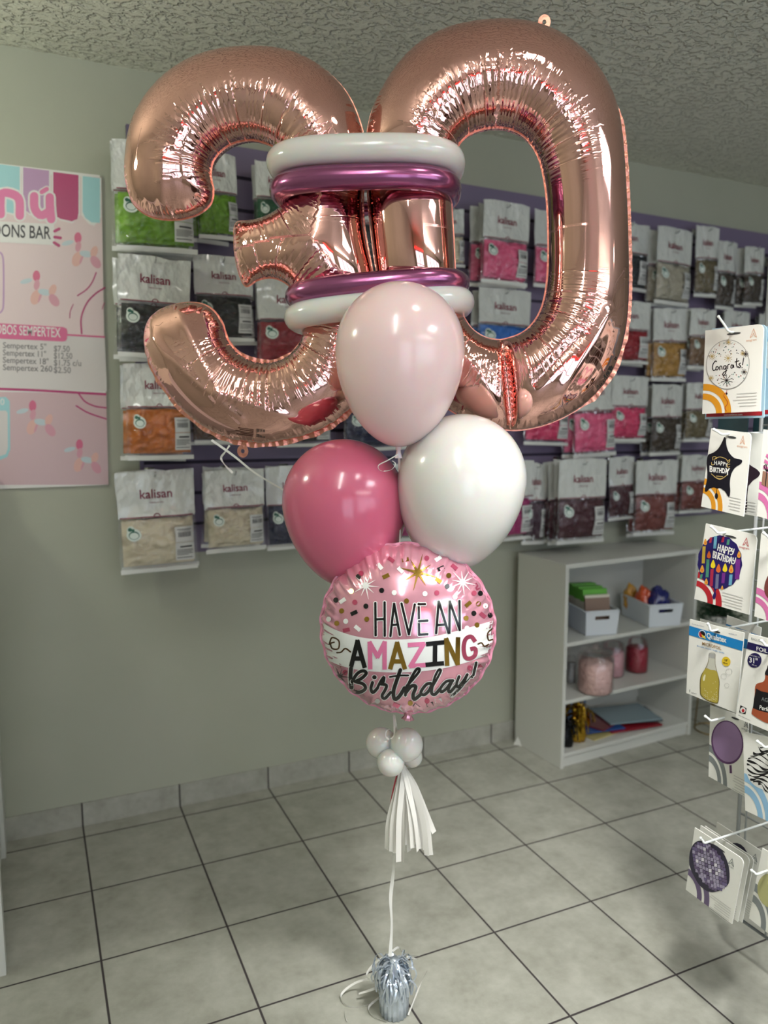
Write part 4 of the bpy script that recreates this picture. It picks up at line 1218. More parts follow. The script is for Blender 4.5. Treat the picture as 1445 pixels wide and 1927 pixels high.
    for nm, b in (('plastic_sleeve', mb), ('balloon_contents', ct), ('printed_logo', lg.mb), ('round_sticker', st.mb), ('barcode_label', lb.mb)):
        me = bpy.data.meshes.new(nm); me.from_pydata(b.v, [], b.f)
        for m in b.mats: me.materials.append(m)
        me.polygons.foreach_set('material_index', b.m); me.polygons.foreach_set('use_smooth', [True] * len(b.f)); me.update()
        out[nm] = me
    return out
for v in range(4): PROTO[v] = bag_proto(v)
FIRST_BAG = {}

def make_bag(x0, x1, z0, z1, y, cmat, label, group, var, yaw=0.0, roll=0.0):
    w, h = x1 - x0, z1 - z0
    root = thing('balloon_bag', label, 'bag', ((x0 + x1) / 2, y, z1), group)
    root.scale = (w, 1.0, h); root.rotation_euler = (0, math.radians(roll), math.radians(yaw))
    if var not in FIRST_BAG:
        FIRST_BAG[var] = {}
        for nm, me in PROTO[var].items():
            FIRST_BAG[var][nm] = bpy.data.objects.new(nm, me)
            o = FIRST_BAG[var][nm]; COL.objects.link(o); o.parent = root
    else:
        for nm, src in FIRST_BAG[var].items():
            o = src.copy(); COL.objects.link(o); o.parent = root
    for o in COL.objects:
        pass
    return root

COLS = dict(lime=(118, 170, 28), dark_green=(20, 92, 58), black=(26, 30, 30), red=(158, 22, 42), orange=(206, 118, 34), brown=(86, 56, 36), navy=(24, 30, 68), cream=(222, 212, 184), magenta=(168, 40, 110), pink=(226, 96, 138),
            hot_pink=(216, 62, 110), blue=(36, 110, 190), silver=(176, 170, 150), olive=(112, 100, 68), dark_brown=(66, 52, 40), gold=(176, 134, 58), tan=(122, 92, 60), maroon=(74, 22, 38), brick=(124, 60, 54), slate=(44, 50, 56), plum=(70, 38, 56))
NAMES = dict(dark_green='dark green', dark_brown='dark brown', hot_pink='hot pink', silver='silver beige', slate='slate black', brick='brick brown', tan='tan brown', brown='chocolate brown', olive='olive beige')
ORD = ['front', 'second', 'third', 'fourth']
HOOKS = []
# (left, right, top, bottom in the photograph, bags on the hook, colour, where)
BAGS = [
    (214, 366, 257, 468, 3, 'lime', 'topmost by the menu poster'),
    (366, 446, 284, 447, 2, 'lime', 'seen through the upper bowl of the three'),
    (481, 562, 302, 450, 2, 'dark_green', 'seen through the three, near the white ring'),
    (640, 738, 330, 520, 1, 'slate', 'seen through the slit between the three and the zero'),
    (226, 361, 478, 673, 4, 'black', 'under the lime bags by the poster'),
    (364, 476, 479, 640, 2, 'black', 'behind the middle arm of the three'),
    (483, 606, 522, 692, 2, 'red', 'seen through the lower bowl of the three'),
    (236, 361, 682, 867, 3, 'orange', 'between black and cream bags by the poster'),
    (366, 470, 690, 836, 2, 'brown', 'behind the bottom of the three'),
    (520, 622, 700, 842, 1, 'slate', 'low behind the bottom curve of the three'),
    (640, 770, 700, 850, 1, 'navy', 'behind the blush balloon'),
    (219, 366, 888, 1082, 2, 'cream', 'lowest beside the poster'),
    (386, 497, 885, 1041, 3, 'cream', 'one hook from the poster, bottom row'),
    (500, 604, 880, 1037, 2, 'navy', 'bottom row beside the deep pink balloon'),
    (690, 806, 876, 1024, 1, 'magenta', 'between the deep pink and white balloons'),
    (905, 1002, 870, 1022, 1, 'magenta', 'bottom row at the edge of the white balloon'),
    (820, 872, 388, 500, 1, 'cream', 'beside the left post of the zero'),
    (908, 997, 376, 533, 3, 'pink', 'top row seen through the zero'),
    (1000, 1085, 395, 540, 1, 'pink', 'top row behind the right post of the zero'),
    (898, 1000, 540, 690, 2, 'blue', 'seen low through the zero'),
    (1140, 1224, 412, 543, 1, 'slate', 'top row just past the zero'),
    (1230, 1305, 426, 572, 2, 'silver', 'top row, second hook past the zero'),
    (1308, 1350, 424, 558, 1, 'olive', 'top row above the congratulations pack'),
    (1347, 1387, 452, 582, 1, 'dark_brown', 'top row, hanging low in front of an olive bag'),
    (1397, 1437, 462, 574, 2, 'dark_brown', 'top row, last before the frame edge'),
    (1442, 1485, 478, 594, 1, 'navy', 'top row at the frame edge'),
    (1140, 1222, 564, 683, 2, 'red', 'second row just past the zero'),
    (1229, 1292, 578, 717, 2, 'gold', 'second row between red and tan bags'),
    (1298, 1344, 579, 694, 3, 'tan', 'second row beside the congratulations pack'),
    (1360, 1408, 585, 702, 1, 'brown', 'second row behind the congratulations pack'),
    (1425, 1474, 592, 706, 1, 'olive', 'second row behind the pale blue packs'),
    (992, 1074, 700, 839, 1, 'hot_pink', 'third row under the lower curve of the zero'),
    (1075, 1157, 700, 861, 2, 'pink', 'third row, hanging lowest of the pinks'),
    (1149, 1219, 708, 832, 2, 'hot_pink', 'third row, last pink before the brown'),
    (1220, 1287, 724, 858, 2, 'dark_brown', 'third row after the hot pink'),
    (1291, 1342, 720, 832, 2, 'olive', 'third row beside the black star pack'),
    (988, 1029, 872, 1026, 1, 'plum', 'bottom row next to the white balloon'),
    (1049, 1140, 867, 1026, 4, 'maroon', 'bottom row, largest over the white bookcase'),
    (1143, 1192, 861, 980, 1, 'maroon', 'bottom row, small narrow one over the bookcase'),
    (1197, 1271, 867, 1010, 2, 'brick', 'bottom row over the right half of the bookcase'),
    (1280, 1342, 857, 967, 2, 'brick', 'bottom row beside the black star pack'),
]
CH = mat('chrome_hook', (190, 192, 194), 0.2, 1.0)
for bi, (xl, xr, yt, yb, n, col, where) in enumerate(BAGS):
    cm = contents_mat(col, COLS[col])
    yf = WALL_Y - 0.055 - 0.034 * n
    ym = (yt + yb) / 2
    x0 = on(1, xl, ym, yf)[0]; x1 = on(1, xr, ym, yf)[0]; z1 = on(1, xl, yt, yf)[2]; z0 = on(1, xl, yb, yf)[2]
    cname = NAMES.get(col, col)
    for k in range(n):
        jx, jz = (0, 0) if k == 0 else (random.uniform(-0.012, 0.012), random.uniform(-0.012, 0.004))
        rank = '' if n == 1 else (', frontmost' if k == 0 else ', %s from front' % ORD[k])
        lab = '%s balloon bag %s%s' % (cname, where, rank)
        b = make_bag(x0 + jx, x1 + jx, z0 + jz, z1 + jz, yf + 0.036 * k, cm, lab, 'balloon bags on the slatwall', (bi + k) % 4,
                     random.uniform(-6, 6) + (3 if k == 0 else -3), random.uniform(-2.6, 2.6))
        for ch in b.children:
            if ch.data.name.startswith('balloon_contents'):
                ch.material_slots[0].link = 'OBJECT'; ch.material_slots[0].material = cm
    xc = (x0 + x1) / 2; zh = z1 - 0.018
    mb = MB(); mb.tube([(xc, YW - 0.017, zh + 0.004), (xc, yf - 0.012, zh), (xc, yf - 0.022, zh + 0.004), (xc, yf - 0.028, zh + 0.014)], 0.0024, CH, 8)
    mb.box((xc - 0.016, YW - 0.021, zh - 0.018), (xc + 0.016, YW - 0.015, zh + 0.022), CH)
    tag(obj('display_hook', mb), 'hook of the %s bag%s %s' % (cname, '' if n == 1 else 's', where), 'hook', 'slatwall hooks')

# ------------------------------------------------------------------ menu poster
def poster():
    yp = WALL_Y - 0.001; yq = YW - 0.0006
    x1t, x1b = 0.152, 0.134; zt, zb = 2.168, 1.1775; x0 = -0.50
    base = mat('poster_pale_pink', (200, 171, 174), 0.35); tile = mat('poster_upper_pink', (215, 194, 193), 0.35); price = mat('poster_price_panel', (206, 200, 197), 0.35); edge = mat('poster_white_edge', (220, 218, 214), 0.4)
    root = thing('menu_poster', 'pastel pink balloon bar menu poster stuck on the wall', 'poster', ((x0 + x1b) / 2, yp, zb))
    mb = MB(); mb.add([(x0, yp, zb), (x1b, yp, zb), (x1t, yp, zt), (x0, yp, zt), (x0, yq, zb), (x1b, yq, zb), (x1t, yq, zt), (x0, yq, zt)], [(0, 1, 2, 3), (7, 6, 5, 4), (0, 4, 5, 1), (1, 5, 6, 2), (2, 6, 7, 3), (3, 7, 4, 0)], edge)
    sheet = obj('sheet', mb, root, False)
    S = plane_surf((0, yp, 1.5), (0, -1, 0)); Z1 = (0, 280, 3.6125); Z2 = (0, 680, 3.6125)
    a = Art(S, 0.0006, Z1)
    a.poly([(-900, 120), (690, 195), (708, 1280), (-900, 1180)], tile, 0.6); a.poly([(-900, 1182), (712, 1280), (728, 1650), (-900, 1600)], price, 0.6)
    aq = Art(S, 0.0006, Z2); aq.poly([(-900, 188), (722, 222), (738, 838), (-900, 842)], base, 0.6)
    AQUA = mat('poster_aqua', (152, 200, 204), 0.35); LIL = mat('poster_lilac', (178, 140, 176), 0.35); RASP = mat('poster_raspberry', (172, 44, 102), 0.35); PKT = mat('poster_pink_letter', (216, 112, 158), 0.35); INK = mat('poster_black_ink', (44, 42, 42), 0.4); GREY = mat('poster_grey_ink', (122, 118, 116), 0.4)
    for x, w, y0, y1, m in ((-430, 170, 60, 380, RASP), (-240, 175, 85, 400, LIL), (-42, 176, 100, 420, AQUA), (158, 176, 126, 440, LIL), (362, 172, 157, 475, RASP), (562, 118, 185, 500, AQUA)):
        dy = w * 0.13
        bot = [(x + w, y1 - 60 + dy), (x + w - 8, y1 - 20 + dy), (x + w - 45, y1 + dy - 4), (x + 45, y1), (x + 8, y1 - 26), (x, y1 - 60)] if m is not AQUA or x < 500 else [(x + w, y1 + 4), (x + 60, y1), (x + 18, y1 - 30), (x, y1 - 70)]
        a.poly([(x - 10, y0 - 1), (x + w + 10, y0 + dy), (x + w + 10, y1 - 50 + dy), (x + w - 40, y1 + dy + 10), (x + 40, y1 + 10), (x - 10, y1 - 50)], edge, 1.0)
        a.poly([(x, y0), (x + w, y0 + dy * 1.0)] + bot, m, 1.4)
    o = len(a.mb.v); a.mb.v += aq.mb.v
    for f, k in zip(aq.mb.f, aq.mb.m): a.mb.f.append(tuple(o + i for i in f)); a.mb.m.append(a.mb.mi(aq.mb.mats[k]))
    obj('awning_print', a.mb, sheet, True, 'scalloped awning stripes in pastel colours')
    t = Art(S, 0.0006, Z1)
    big = [[(-230, 440), (-228, 290), (-165, 280), (-150, 330), (-150, 440)], [(5, 445), (5, 312), (75, 305), (130, 345), (135, 455)], [(5, 320), (0, 445)], [(232, 322), (236, 405), (276, 452), (330, 428), (342, 400)], [(338, 330), (340, 400), (348, 478)], [(284, 294), (318, 274)]]
    for w, m, l in ((84, edge, 1.9), (58, PKT, 2.4)):
        for i, p in enumerate(big): t.stroke(p, w * (0.55 if i == 5 else 1), m, layer=l)
    t.poly([(-300, 478), (368, 512), (372, 655), (-300, 620)], edge, 1.9)
    t.fit('BALLOONS BAR', (-232, 583), (346, 614), 122, INK, 0.012, layer=2.6)
    for p in ([(372, 560), (402, 544)], [(372, 600), (412, 606)], [(368, 638), (400, 658)]): t.stroke(p, 20, RASP, layer=2.4)
    BAN = mat('poster_banner_pink', (204, 92, 134), 0.35)
    t.poly([(-600, 1150), (430, 1212), (452, 1222), (458, 1240), (456, 1290), (448, 1306), (425, 1310), (-600, 1262)], BAN, 1.9)
    t.stroke([(440, 1264), (714, 1280)], 12, BAN, layer=1.7, cap=False)
    t.fit('GLOBOS SEMPERTEX', (-96, 1252), (412, 1282), 92, edge, 0.008, layer=2.9)
    for i, (l, p) in enumerate((('Sempertex 5"', '$7.50'), ('Sempertex 11"', '$12.50'), ('Sempertex 18"', '$1.75 c/u'), ('Sempertex 260', '$2.50'))):
        t.fit(l, (20, 1354 + i * 50), ((315, 313, 330, 356)[i], 1366 + i * 50), 58, GREY, 0.01, layer=1.6); t.fit(p, (366, 1378 + i * 48), ((474, 492, 552, 482)[i], 1381 + i * 48), 58, GREY, 0.01, layer=1.6)
    t.stroke([(555, 1255), (552, 1150), (590, 1050), (650, 985), (712, 945)], 11, RASP, layer=1.6); t.stroke([(528, 998), (590, 955), (628, 905), (654, 842)], 9, RASP, layer=1.6); t.stroke([(474, 1150), (478, 1105), (498, 1058)], 6, RASP, layer=1.6); t.stroke([(696, 1090), (700, 1070), (710, 1048)], 5, RASP, layer=1.6)
    t2 = Art(S, 0.0006, Z2)
    t2.stroke([(-300, 178), (200, 195), (722, 224)], 16, RASP, layer=1.6, cap=False); t2.stroke([(535, 220), (580, 275), (650, 306), (722, 316)], 10, RASP, layer=1.6); t2.stroke([(518, 302), (600, 350), (722, 392)], 10, RASP, layer=1.6)
    t.mb.add(t2.mb.v, t2.mb.f, RASP)
    obj('printed_lettering', t.mb, sheet, True, 'pink and grey lettering')
    g = Art(S, 0.0006, Z1)
    D1 = mat('poster_dog_pink', (204, 96, 128), 0.35); D2 = mat('poster_dog_peach', (216, 170, 158), 0.35); D3 = mat('poster_dog_blue', (184, 198, 202), 0.35); D4 = mat('poster_dog_rose', (206, 148, 160), 0.35)
    def dog(x, y, s, A=g):
        for dx, dy, rx, ry, rot, m in ((-70, 20, 42, 16, -15, D3), (0, -15, 25, 38, 0, D1), (2, 45, 20, 36, 10, D4), (55, 95, 45, 22, 10, D3), (-5, 130, 34, 52, 20, D2), (25, 128, 8, 40, 20, D4), (110, 80, 24, 40, 20, D2), (120, 150, 30, 48, -35, D4)):
            A.ell((x + dx * s, y + dy * s), rx * s, ry * s, m, rot, 18, layer=1.5 + abs(dx) * 0.002)
    dog(530, 620, 1.0); dog(248, 880, 1.0); dog(-250, 760, 1.0)
    g2 = Art(S, 0.0006, Z2); dog(222, 318, 1.0, g2); dog(540, 580, 0.95, g2)
    g.stroke([(-60, 705), (-20, 700), (14, 720), (24, 800), (24, 1040), (14, 1100), (-20, 1122), (-60, 1118)], 12, LIL, layer=1.5)
    for p, m in zip(g2.mb.f, g2.mb.m): pass
    o = len(g.mb.v); g.mb.v += g2.mb.v
    for f, k in zip(g2.mb.f, g2.mb.m): g.mb.f.append(tuple(o + i for i in f)); g.mb.m.append(g.mb.mi(g2.mb.mats[k]))
    g3 = Art(S, 0.0006, Z2); g3.poly([(-100, 250), (40, 242), (66, 270), (70, 600), (50, 650), (0, 670), (-100, 672)], AQUA, 1.4); g3.poly([(-100, 335), (40, 335), (52, 350), (54, 590), (40, 630), (0, 645), (-100, 648)], price, 1.6)
    g3.text('20', (-30, 296), 62, edge, 0, 1, 0.01, layer=1.8)
    o = len(g.mb.v); g.mb.v += g3.mb.v
    for f, k in zip(g3.mb.f, g3.mb.m): g.mb.f.append(tuple(o + i for i in f)); g.mb.m.append(g.mb.mi(g3.mb.mats[k]))
    obj('balloon_dog_print', g.mb, sheet, True, 'faint pastel balloon animal drawings')
poster()

# ------------------------------------------------------------------ white bookcase
CA = np.array([1.7647, -0.2587, 0.0]); CANG = math.radians(3.31)
CU = np.array([math.cos(CANG), math.sin(CANG), 0.0]); CN = np.array([-math.sin(CANG), math.cos(CANG), 0.0])   # along the front, into the depth
CMAT = Matrix(((CU[0], CN[0], 0, CA[0]), (CU[1], CN[1], 0, CA[1]), (0, 0, 1, 0), (0, 0, 0, 1)))
def cab(x, y, z): return np.array(CMAT @ Vector((x, y, z)))
CW, CD, CHT = 0.735, 0.300, 0.832
def bookcase():
    root = thing('bookcase', 'low white open bookcase against the back wall under the bags', 'bookcase', CA)
    def part(nm, lo, hi, label=None):
        mb = MB(); mb.box(lo, hi, WHITE_LAM, CMAT); o = obj(nm, mb, root, False, label)
        bv = o.modifiers.new('edge', 'BEVEL'); bv.width = 0.0012; bv.segments = 2
    part('side_panel', (0, 0, 0), (0.016, CD, CHT - 0.018)); part('side_panel', (CW - 0.016, 0, 0), (CW, CD, CHT - 0.018))
    part('top', (-0.002, -0.002, CHT - 0.018), (CW + 0.002, CD, CHT))
    for z in (0.499, 0.264, 0.044): part('shelf', (0.016, 0.004, z), (CW - 0.016, CD - 0.005, z + 0.016))
    part('plinth', (0.016, 0.012, 0), (CW - 0.016, 0.028, 0.044)); part('back_panel', (0.016, CD - 0.005, 0), (CW - 0.016, CD, CHT - 0.018))
    mb = MB(); mb.add([cab(-0.022, CD - 0.02, 0), cab(0, CD - 0.05, 0), cab(0, CD - 0.005, 0), cab(-0.002, CD - 0.025, 0.035)], [(0, 1, 3), (1, 2, 3), (2, 0, 3), (0, 2, 1)], WHITE_LAM)
    obj('foot', mb, root, False)
bookcase()
ZS = (0.515, 0.280, 0.060)
BASK = mat('white_plastic_basket', (214, 220, 226), 0.35)
def basket(fl, fr, zs, depth, h, label):
    L = on(2, fl[0], fl[1], zs); Rr = on(2, fr[0], fr[1], zs)
    u = (Rr - L); w = np.linalg.norm(u); u /= w; n = np.array([-u[1], u[0], 0])
    root = thing('storage_basket', label, 'basket', L + (Rr - L) / 2, 'white storage baskets')
    def P(x, y, z, fl_=0.0): 
        k = 1 + fl_ * z / h
        return L + u * ((x - w / 2) * k + w / 2) + n * ((y - depth / 2) * k + depth / 2) + np.array([0, 0, z + 0.0008])
    t = 0.004; F = 0.08
    mb = MB()
    def wall(p, q):  # vertical wall between two plan points with thickness, flared
        pass
    # outer shell with a hand hole in the front: front built from strips round the slot
    def quad(a, b, c, d): mb.add([a, b, c, d], [(0, 1, 2, 3)], BASK)
    sx0, sx1, sz0, sz1 = w * 0.28, w * 0.72, h * 0.64, h * 0.80
    for off, s in ((0.0, 1), (t, -1)):
        a0, a1, b0, b1 = off, w - off, off, depth - off
        f = lambda x, z: P(x, b0, z, F)
        for xa, xb, za, zb in ((a0, a1, 0, sz0), (a0, a1, sz1, h), (a0, sx0, sz0, sz1), (sx1, a1, sz0, sz1)):
            quad(f(xa, za), f(xb, za), f(xb, zb), f(xa, zb))
        quad(P(a1, b0, 0, F), P(a1, b1, 0, F), P(a1, b1, h, F), P(a1, b0, h, F)); quad(P(a0, b1, 0, F), P(a0, b0, 0, F), P(a0, b0, h, F), P(a0, b1, h, F))
        quad(P(a1, b1, 0, F), P(a0, b1, 0, F), P(a0, b1, h, F), P(a1, b1, h, F)); quad(P(a0, b0, off, F), P(a0, b1, off, F), P(a1, b1, off, F), P(a1, b0, off, F))
    for xa, xb in ((sx0, sx1),):
        quad(P(xa, 0, sz0, F), P(xb, 0, sz0, F), P(xb, t, sz0, F), P(xa, t, sz0, F)); quad(P(xa, 0, sz1, F), P(xb, 0, sz1, F), P(xb, t, sz1, F), P(xa, t, sz1, F))
    obj('tub', mb, root, False)
    rim = MB(); c = [P(0, 0, h, F), P(w, 0, h, F), P(w, depth, h, F), P(0, depth, h, F)]
    rim.tube([np.array(p) for p in resample(np.array(c), 0.02, True)], 0.0042, BASK, 8, closed=True); obj('rim', rim, root)
    return P, w
P1, w1 = basket((1102, 1197), (1160, 1193), ZS[0], 0.20, 0.100, 'white storage basket full of green topped packets')
P2, w2 = basket((1221, 1181), (1279, 1177), ZS[0], 0.22, 0.095, 'white storage basket holding orange and navy bags')
GRN = mat('packet_green', (96, 176, 44), 0.4); PKW = mat('packet_cream', (214, 208, 190), 0.4); PKB = mat('packet_brown', (136, 112, 96), 0.5)
for k in range(9):
    y0 = 0.018 + k * 0.019; lean = 0.025
    hh = 0.178 - 0.002 * (k % 3) - (0.022 if k == 0 else 0)
    vs = [P1(x, y0 + d + lean * z / 0.15, z) for z in (0.006, hh * (0.93 if k == 0 else 0.72), hh) for x, d in ((0.014, 0), (w1 - 0.014, 0), (w1 - 0.014, 0.010), (0.014, 0.010))]
    root = thing('paper_packet', ('front brown faced packet standing in the basket' if k == 0 else 'green topped cream packet, %s back in the basket row' % ['', 'second', 'third', 'fourth', 'fifth', 'sixth', 'seventh', 'eighth', 'ninth'][k]), 'packet', P1(w1 / 2, y0, 0.006), 'packets in the basket')
    lo, hi = MB(), MB()
    lo.add(vs[:8], [(0, 3, 2, 1), (4, 5, 6, 7), (0, 1, 5, 4), (1, 2, 6, 5), (2, 3, 7, 6), (3, 0, 4, 7)], PKB if k == 0 else PKW)
    hi.add(vs[4:], [(0, 3, 2, 1), (4, 5, 6, 7), (0, 1, 5, 4), (1, 2, 6, 5), (2, 3, 7, 6), (3, 0, 4, 7)], PKW if k == 0 else GRN)
    obj('packet_body', lo, root, False); obj('packet_header', hi, root, False, 'white header' if k == 0 else 'green header')

def lump(name, c, r, m, label, cat, seed=0, group=None, z0=None):
    """a crumpled soft bag"""
    mb = MB(); vs = []; nu, nv = 40, 24
    for j in range(nv + 1):
        for i in range(nu):
            a = 2 * math.pi * i / nu; b = math.pi * j / nv
            d = Vector((math.sin(b) * math.cos(a), math.sin(b) * math.sin(a), math.cos(b)))
            k = 1 + 0.28 * noise.noise(d * 1.6 + Vector((seed, 0, 0))) + 0.18 * noise.noise(d * 4.5 + Vector((seed, 3, 0))) + 0.08 * noise.noise(d * 10 + Vector((0, seed, 0)))
            vs.append((c[0] + d.x * r[0] * k, c[1] + d.y * r[1] * k, c[2] + d.z * r[2] * k))
    fs = [(j * nu + i, (j + 1) * nu + i, (j + 1) * nu + (i + 1) % nu, j * nu + (i + 1) % nu) for j in range(nv) for i in range(nu)]
    mb.add(vs, fs, m); return tag(obj(name, mb), label, cat, group)
for col, rgb, x, y, r, lab in (('yellow', (206, 150, 40), 0.02, 0.19, (.032, .026, .06), 'yellow soft bag at the back of the second basket'), ('orange', (206, 82, 34), 0.035, 0.11, (.036, .036, .065), 'orange soft bag in the second basket'),
                               ('navy', (28, 34, 104), 0.085, 0.07, (.05, .042, .068), 'shiny navy bag in front in the second basket'), ('purple', (74, 50, 110), 0.125, 0.13, (.028, .035, .05), 'purple bag at the end of the second basket')):
    lump('soft_bag', P2(x, y, 0.082), r, mat('soft_bag_' + col, rgb, 0.18, 0.0, Coat_Weight=0.7), lab, 'bag', len(col), 'soft bags in the second basket')
mb = MB(); mb.box((0.03, 0.22, ZS[0]), (0.135, 0.285, ZS[0] + 0.215), mat('navy_carton', (34, 44, 98), 0.4), CMAT); b1 = obj('carton', mb, None, False)
tag(b1, 'navy blue carton standing behind the green packets', 'box')
mb = MB(); mb.box((0.022, 0.12, ZS[0]), (0.048, 0.215, ZS[0] + 0.18), mat('blue_carton', (88, 124, 156), 0.4), CMAT); tag(obj('carton', mb, None, False), 'light blue carton beside the green packets basket', 'box')

def tubjar(u, v, z, r, h, rgb, label, lid=True):
    c = on(2, u, v, z)
    root = thing('plastic_jar', label, 'jar', c, 'jars on the middle shelf')
    m = add_noise_bump(mat('jar_fill_%d_%d_%d' % rgb, rgb, 0.45), 60, 0.8, 0.01, 2, 'vor')
    mb = MB(); mb.lathe([(0.001, 0.002), (r * 0.88, 0.002), (r * 0.93, 0.012), (r * 0.93, h * 0.70), (r * 0.8, h * 0.74), (0.001, h * 0.72)], m, 36, tuple(c)); obj('balloon_fill', mb, root)
    g = MB(); g.lathe([(r * 0.9, 0.0), (r * 0.99, 0.006), (r, 0.03), (r, h * 0.86), (r * 0.90, h * 0.92), (r * 0.90, h * 0.95)], FILM, 36, tuple(c)); obj('clear_wall', g, root)
    if lid:
        l = MB(); l.lathe([(r * 0.95, h * 0.955), (r * 0.95, h * 0.99), (r * 0.3, h * 1.03), (r * 0.16, h * 1.06), (r * 0.22, h * 1.12), (r * 0.1, h * 1.16)], FILM, 30, tuple(c)); obj('lid', l, root, True, 'clear knobbed lid')
tubjar(1119, 1300, ZS[1], 0.073, 0.170, (226, 190, 184), 'clear jar of pale pink balloons in front on the middle shelf')
tubjar(1152, 1270, ZS[1], 0.050, 0.150, (206, 160, 166), 'smaller jar of dusty pink balloons behind the pale one', False)
tubjar(1197, 1262, ZS[1], 0.050, 0.150, (158, 26, 52), 'jar of dark red balloons on the middle shelf', False)
tubjar(1075, 1284, ZS[1], 0.018, 0.120, (196, 198, 200), 'thin white jar beside the pale pink one', False)

def fringe_weight(c, s, m, label):
    c = np.asarray(c); root = thing('foil_weight', label, 'balloon weight', c, 'foil weights on the bottom shelf')
    mb = MB(); mb.lathe([(0.026 * s, 0), (0.029 * s, 0.02 * s), (0.024 * s, 0.06 * s), (0.012 * s, 0.085 * s), (0.010 * s, 0.10 * s)], m, 40, tuple(c), (0, 0, 1), lambda a, t: 1 + 0.07 * math.sin(9 * a)); obj('foil_wrap', mb, root)
    f = MB()
    for i in range(90):
        a = random.uniform(0, 6.28); b = random.uniform(0.2, 1.9); L_ = random.uniform(0.03, 0.06) * s
        d = np.array([math.cos(a) * math.sin(b), math.sin(a) * math.sin(b), math.cos(b)]); t = np.array([-math.sin(a), math.cos(a), 0])
        p = c + np.array([0, 0, 0.095 * s]); f.ribbon(catmull([p, p + d * L_ * 0.6, p + d * L_ + np.array([0, 0, -0.012 * s]), p + d * L_ * 1.1 + np.array([0, 0, -0.04 * s])], False, 4), 0.006 * s, m, t, random.uniform(-1, 1))
    obj('foil_fringe', f, root)
fringe_weight(cab(0.158, 0.085, ZS[2]), 1.25, mat('gold_foil', (206, 164, 56), 0.16, 1.0), 'gold fringed foil weight in the bottom of the bookcase')
fringe_weight(cab(0.082, 0.060, ZS[2]), 0.85, mat('black_foil', (26, 26, 28), 0.2, 0.6), 'black foil weight half hidden behind the bookcase side')
mags = [((0.20, 0.055), (0.30, 0.20), 0.0, (196, 182, 120), 6, 'pale yellow flat pack lowest in the magazine pile'), ((0.33, 0.03), (0.26, 0.19), 4, (150, 30, 44), -8, 'dark red flat pack in the magazine pile'), ((0.17, 0.07), (0.24, 0.17), 8, (44, 84, 150), -10, 'blue flat pack in the magazine pile'),
        ((0.25, 0.09), (0.22, 0.16), 12, (120, 40, 50), 18, 'maroon flat pack in the magazine pile'), ((0.38, 0.055), (0.24, 0.17), 12, (62, 70, 78), -20, 'slate flat pack in the magazine pile'), ((0.36, 0.05), (0.25, 0.19), 16, (140, 160, 168), -14, 'pale blue flat pack topmost in the magazine pile')]
for k, ((x, y), (w, d), z, rgb, ang, lab) in enumerate(mags):
    mb = MB(); M = CMAT @ Matrix.Translation((x + w / 2, y + d / 2, ZS[2] + z * 0.001 * 1.4)) @ Matrix.Rotation(math.radians(ang), 4, 'Z')
    mb.box((-w / 2, -d / 2, 0.0005 + 0.0012 * k), (w / 2, d / 2, 0.0055 + 0.0012 * k), mat('flat_pack_%d' % k, rgb, 0.2, 0.0, Coat_Weight=0.5), M); tag(obj('flat_pack', mb, None, False), lab, 'packet', 'flat packs on the bottom shelf')
mb = MB(); mb.box((0.20, 0.235, ZS[2]), (0.34, 0.285, ZS[2] + 0.12), mat('slate_blue_box', (96, 118, 146), 0.4), CMAT); tag(obj('carton', mb, None, False), 'slate blue carton at the back of the bottom shelf', 'box')

# greenery on a gold wire stand between bookcase and rack
pc = on(1, 1322, 1385, -0.16); base = np.array([2.62, -0.22, 0.0])
GW = mat('gold_wire', (176, 148, 92), 0.3, 1.0); LEAF = mat('fir_green', (22, 62, 34), 0.6)
mb = MB()
for k in range(4):
    a = math.pi / 4 + k * math.pi / 2; p = base + np.array([0.07 * math.cos(a), 0.07 * math.sin(a), 0.0]); q = base + np.array([0.045 * math.cos(a), 0.045 * math.sin(a), 0.44])
    mb.tube([p, q], 0.003, GW, 8)
for r, z in ((0.045, 0.44), (0.058, 0.22), (0.07, 0.004)):
    mb.tube([base + np.array([r * math.cos(t), r * math.sin(t), z]) for t in np.linspace(0, 2 * math.pi, 25)[:-1]], 0.003, GW, 8, closed=True)
tag(obj('wire_plant_stand', mb), 'thin gold wire stand on the floor beside the bookcase', 'stand')
root = thing('artificial_fir', 'dark green artificial fir sprig on the gold wire stand', 'plant', base + np.array([0, 0, 0.443]))
pot = MB(); pot.lathe([(0.04, 0.445), (0.05, 0.47), (0.055, 0.53), (0.05, 0.532), (0.045, 0.50)], mat('white_pot', (200, 200, 194), 0.4), 28, tuple(base)); obj('pot', pot, root)
lf = MB()
for i in range(620):
    a = random.uniform(0, 6.28); e = random.uniform(-0.35, 1.4); L_ = random.uniform(0.05, 0.13)
    d = np.array([math.cos(a) * math.cos(e), math.sin(a) * math.cos(e), math.sin(e)]); p0 = base + np.array([0, 0, 0.53]); p = p0 + d * L_ * random.uniform(0.3, 1.0); s = np.cross(d, [0.3, 0.2, 1.0]); s /= np.linalg.norm(s)
    d2 = d + s * random.uniform(-1, 1) + np.array([0, 0, random.uniform(-.6, .6)]); d2 /= np.linalg.norm(d2)
    lf.tube([p, p + d2 * random.uniform(0.02, 0.045)], [0.0022, 0.0006], LEAF, 4)
obj('needles', lf, root)

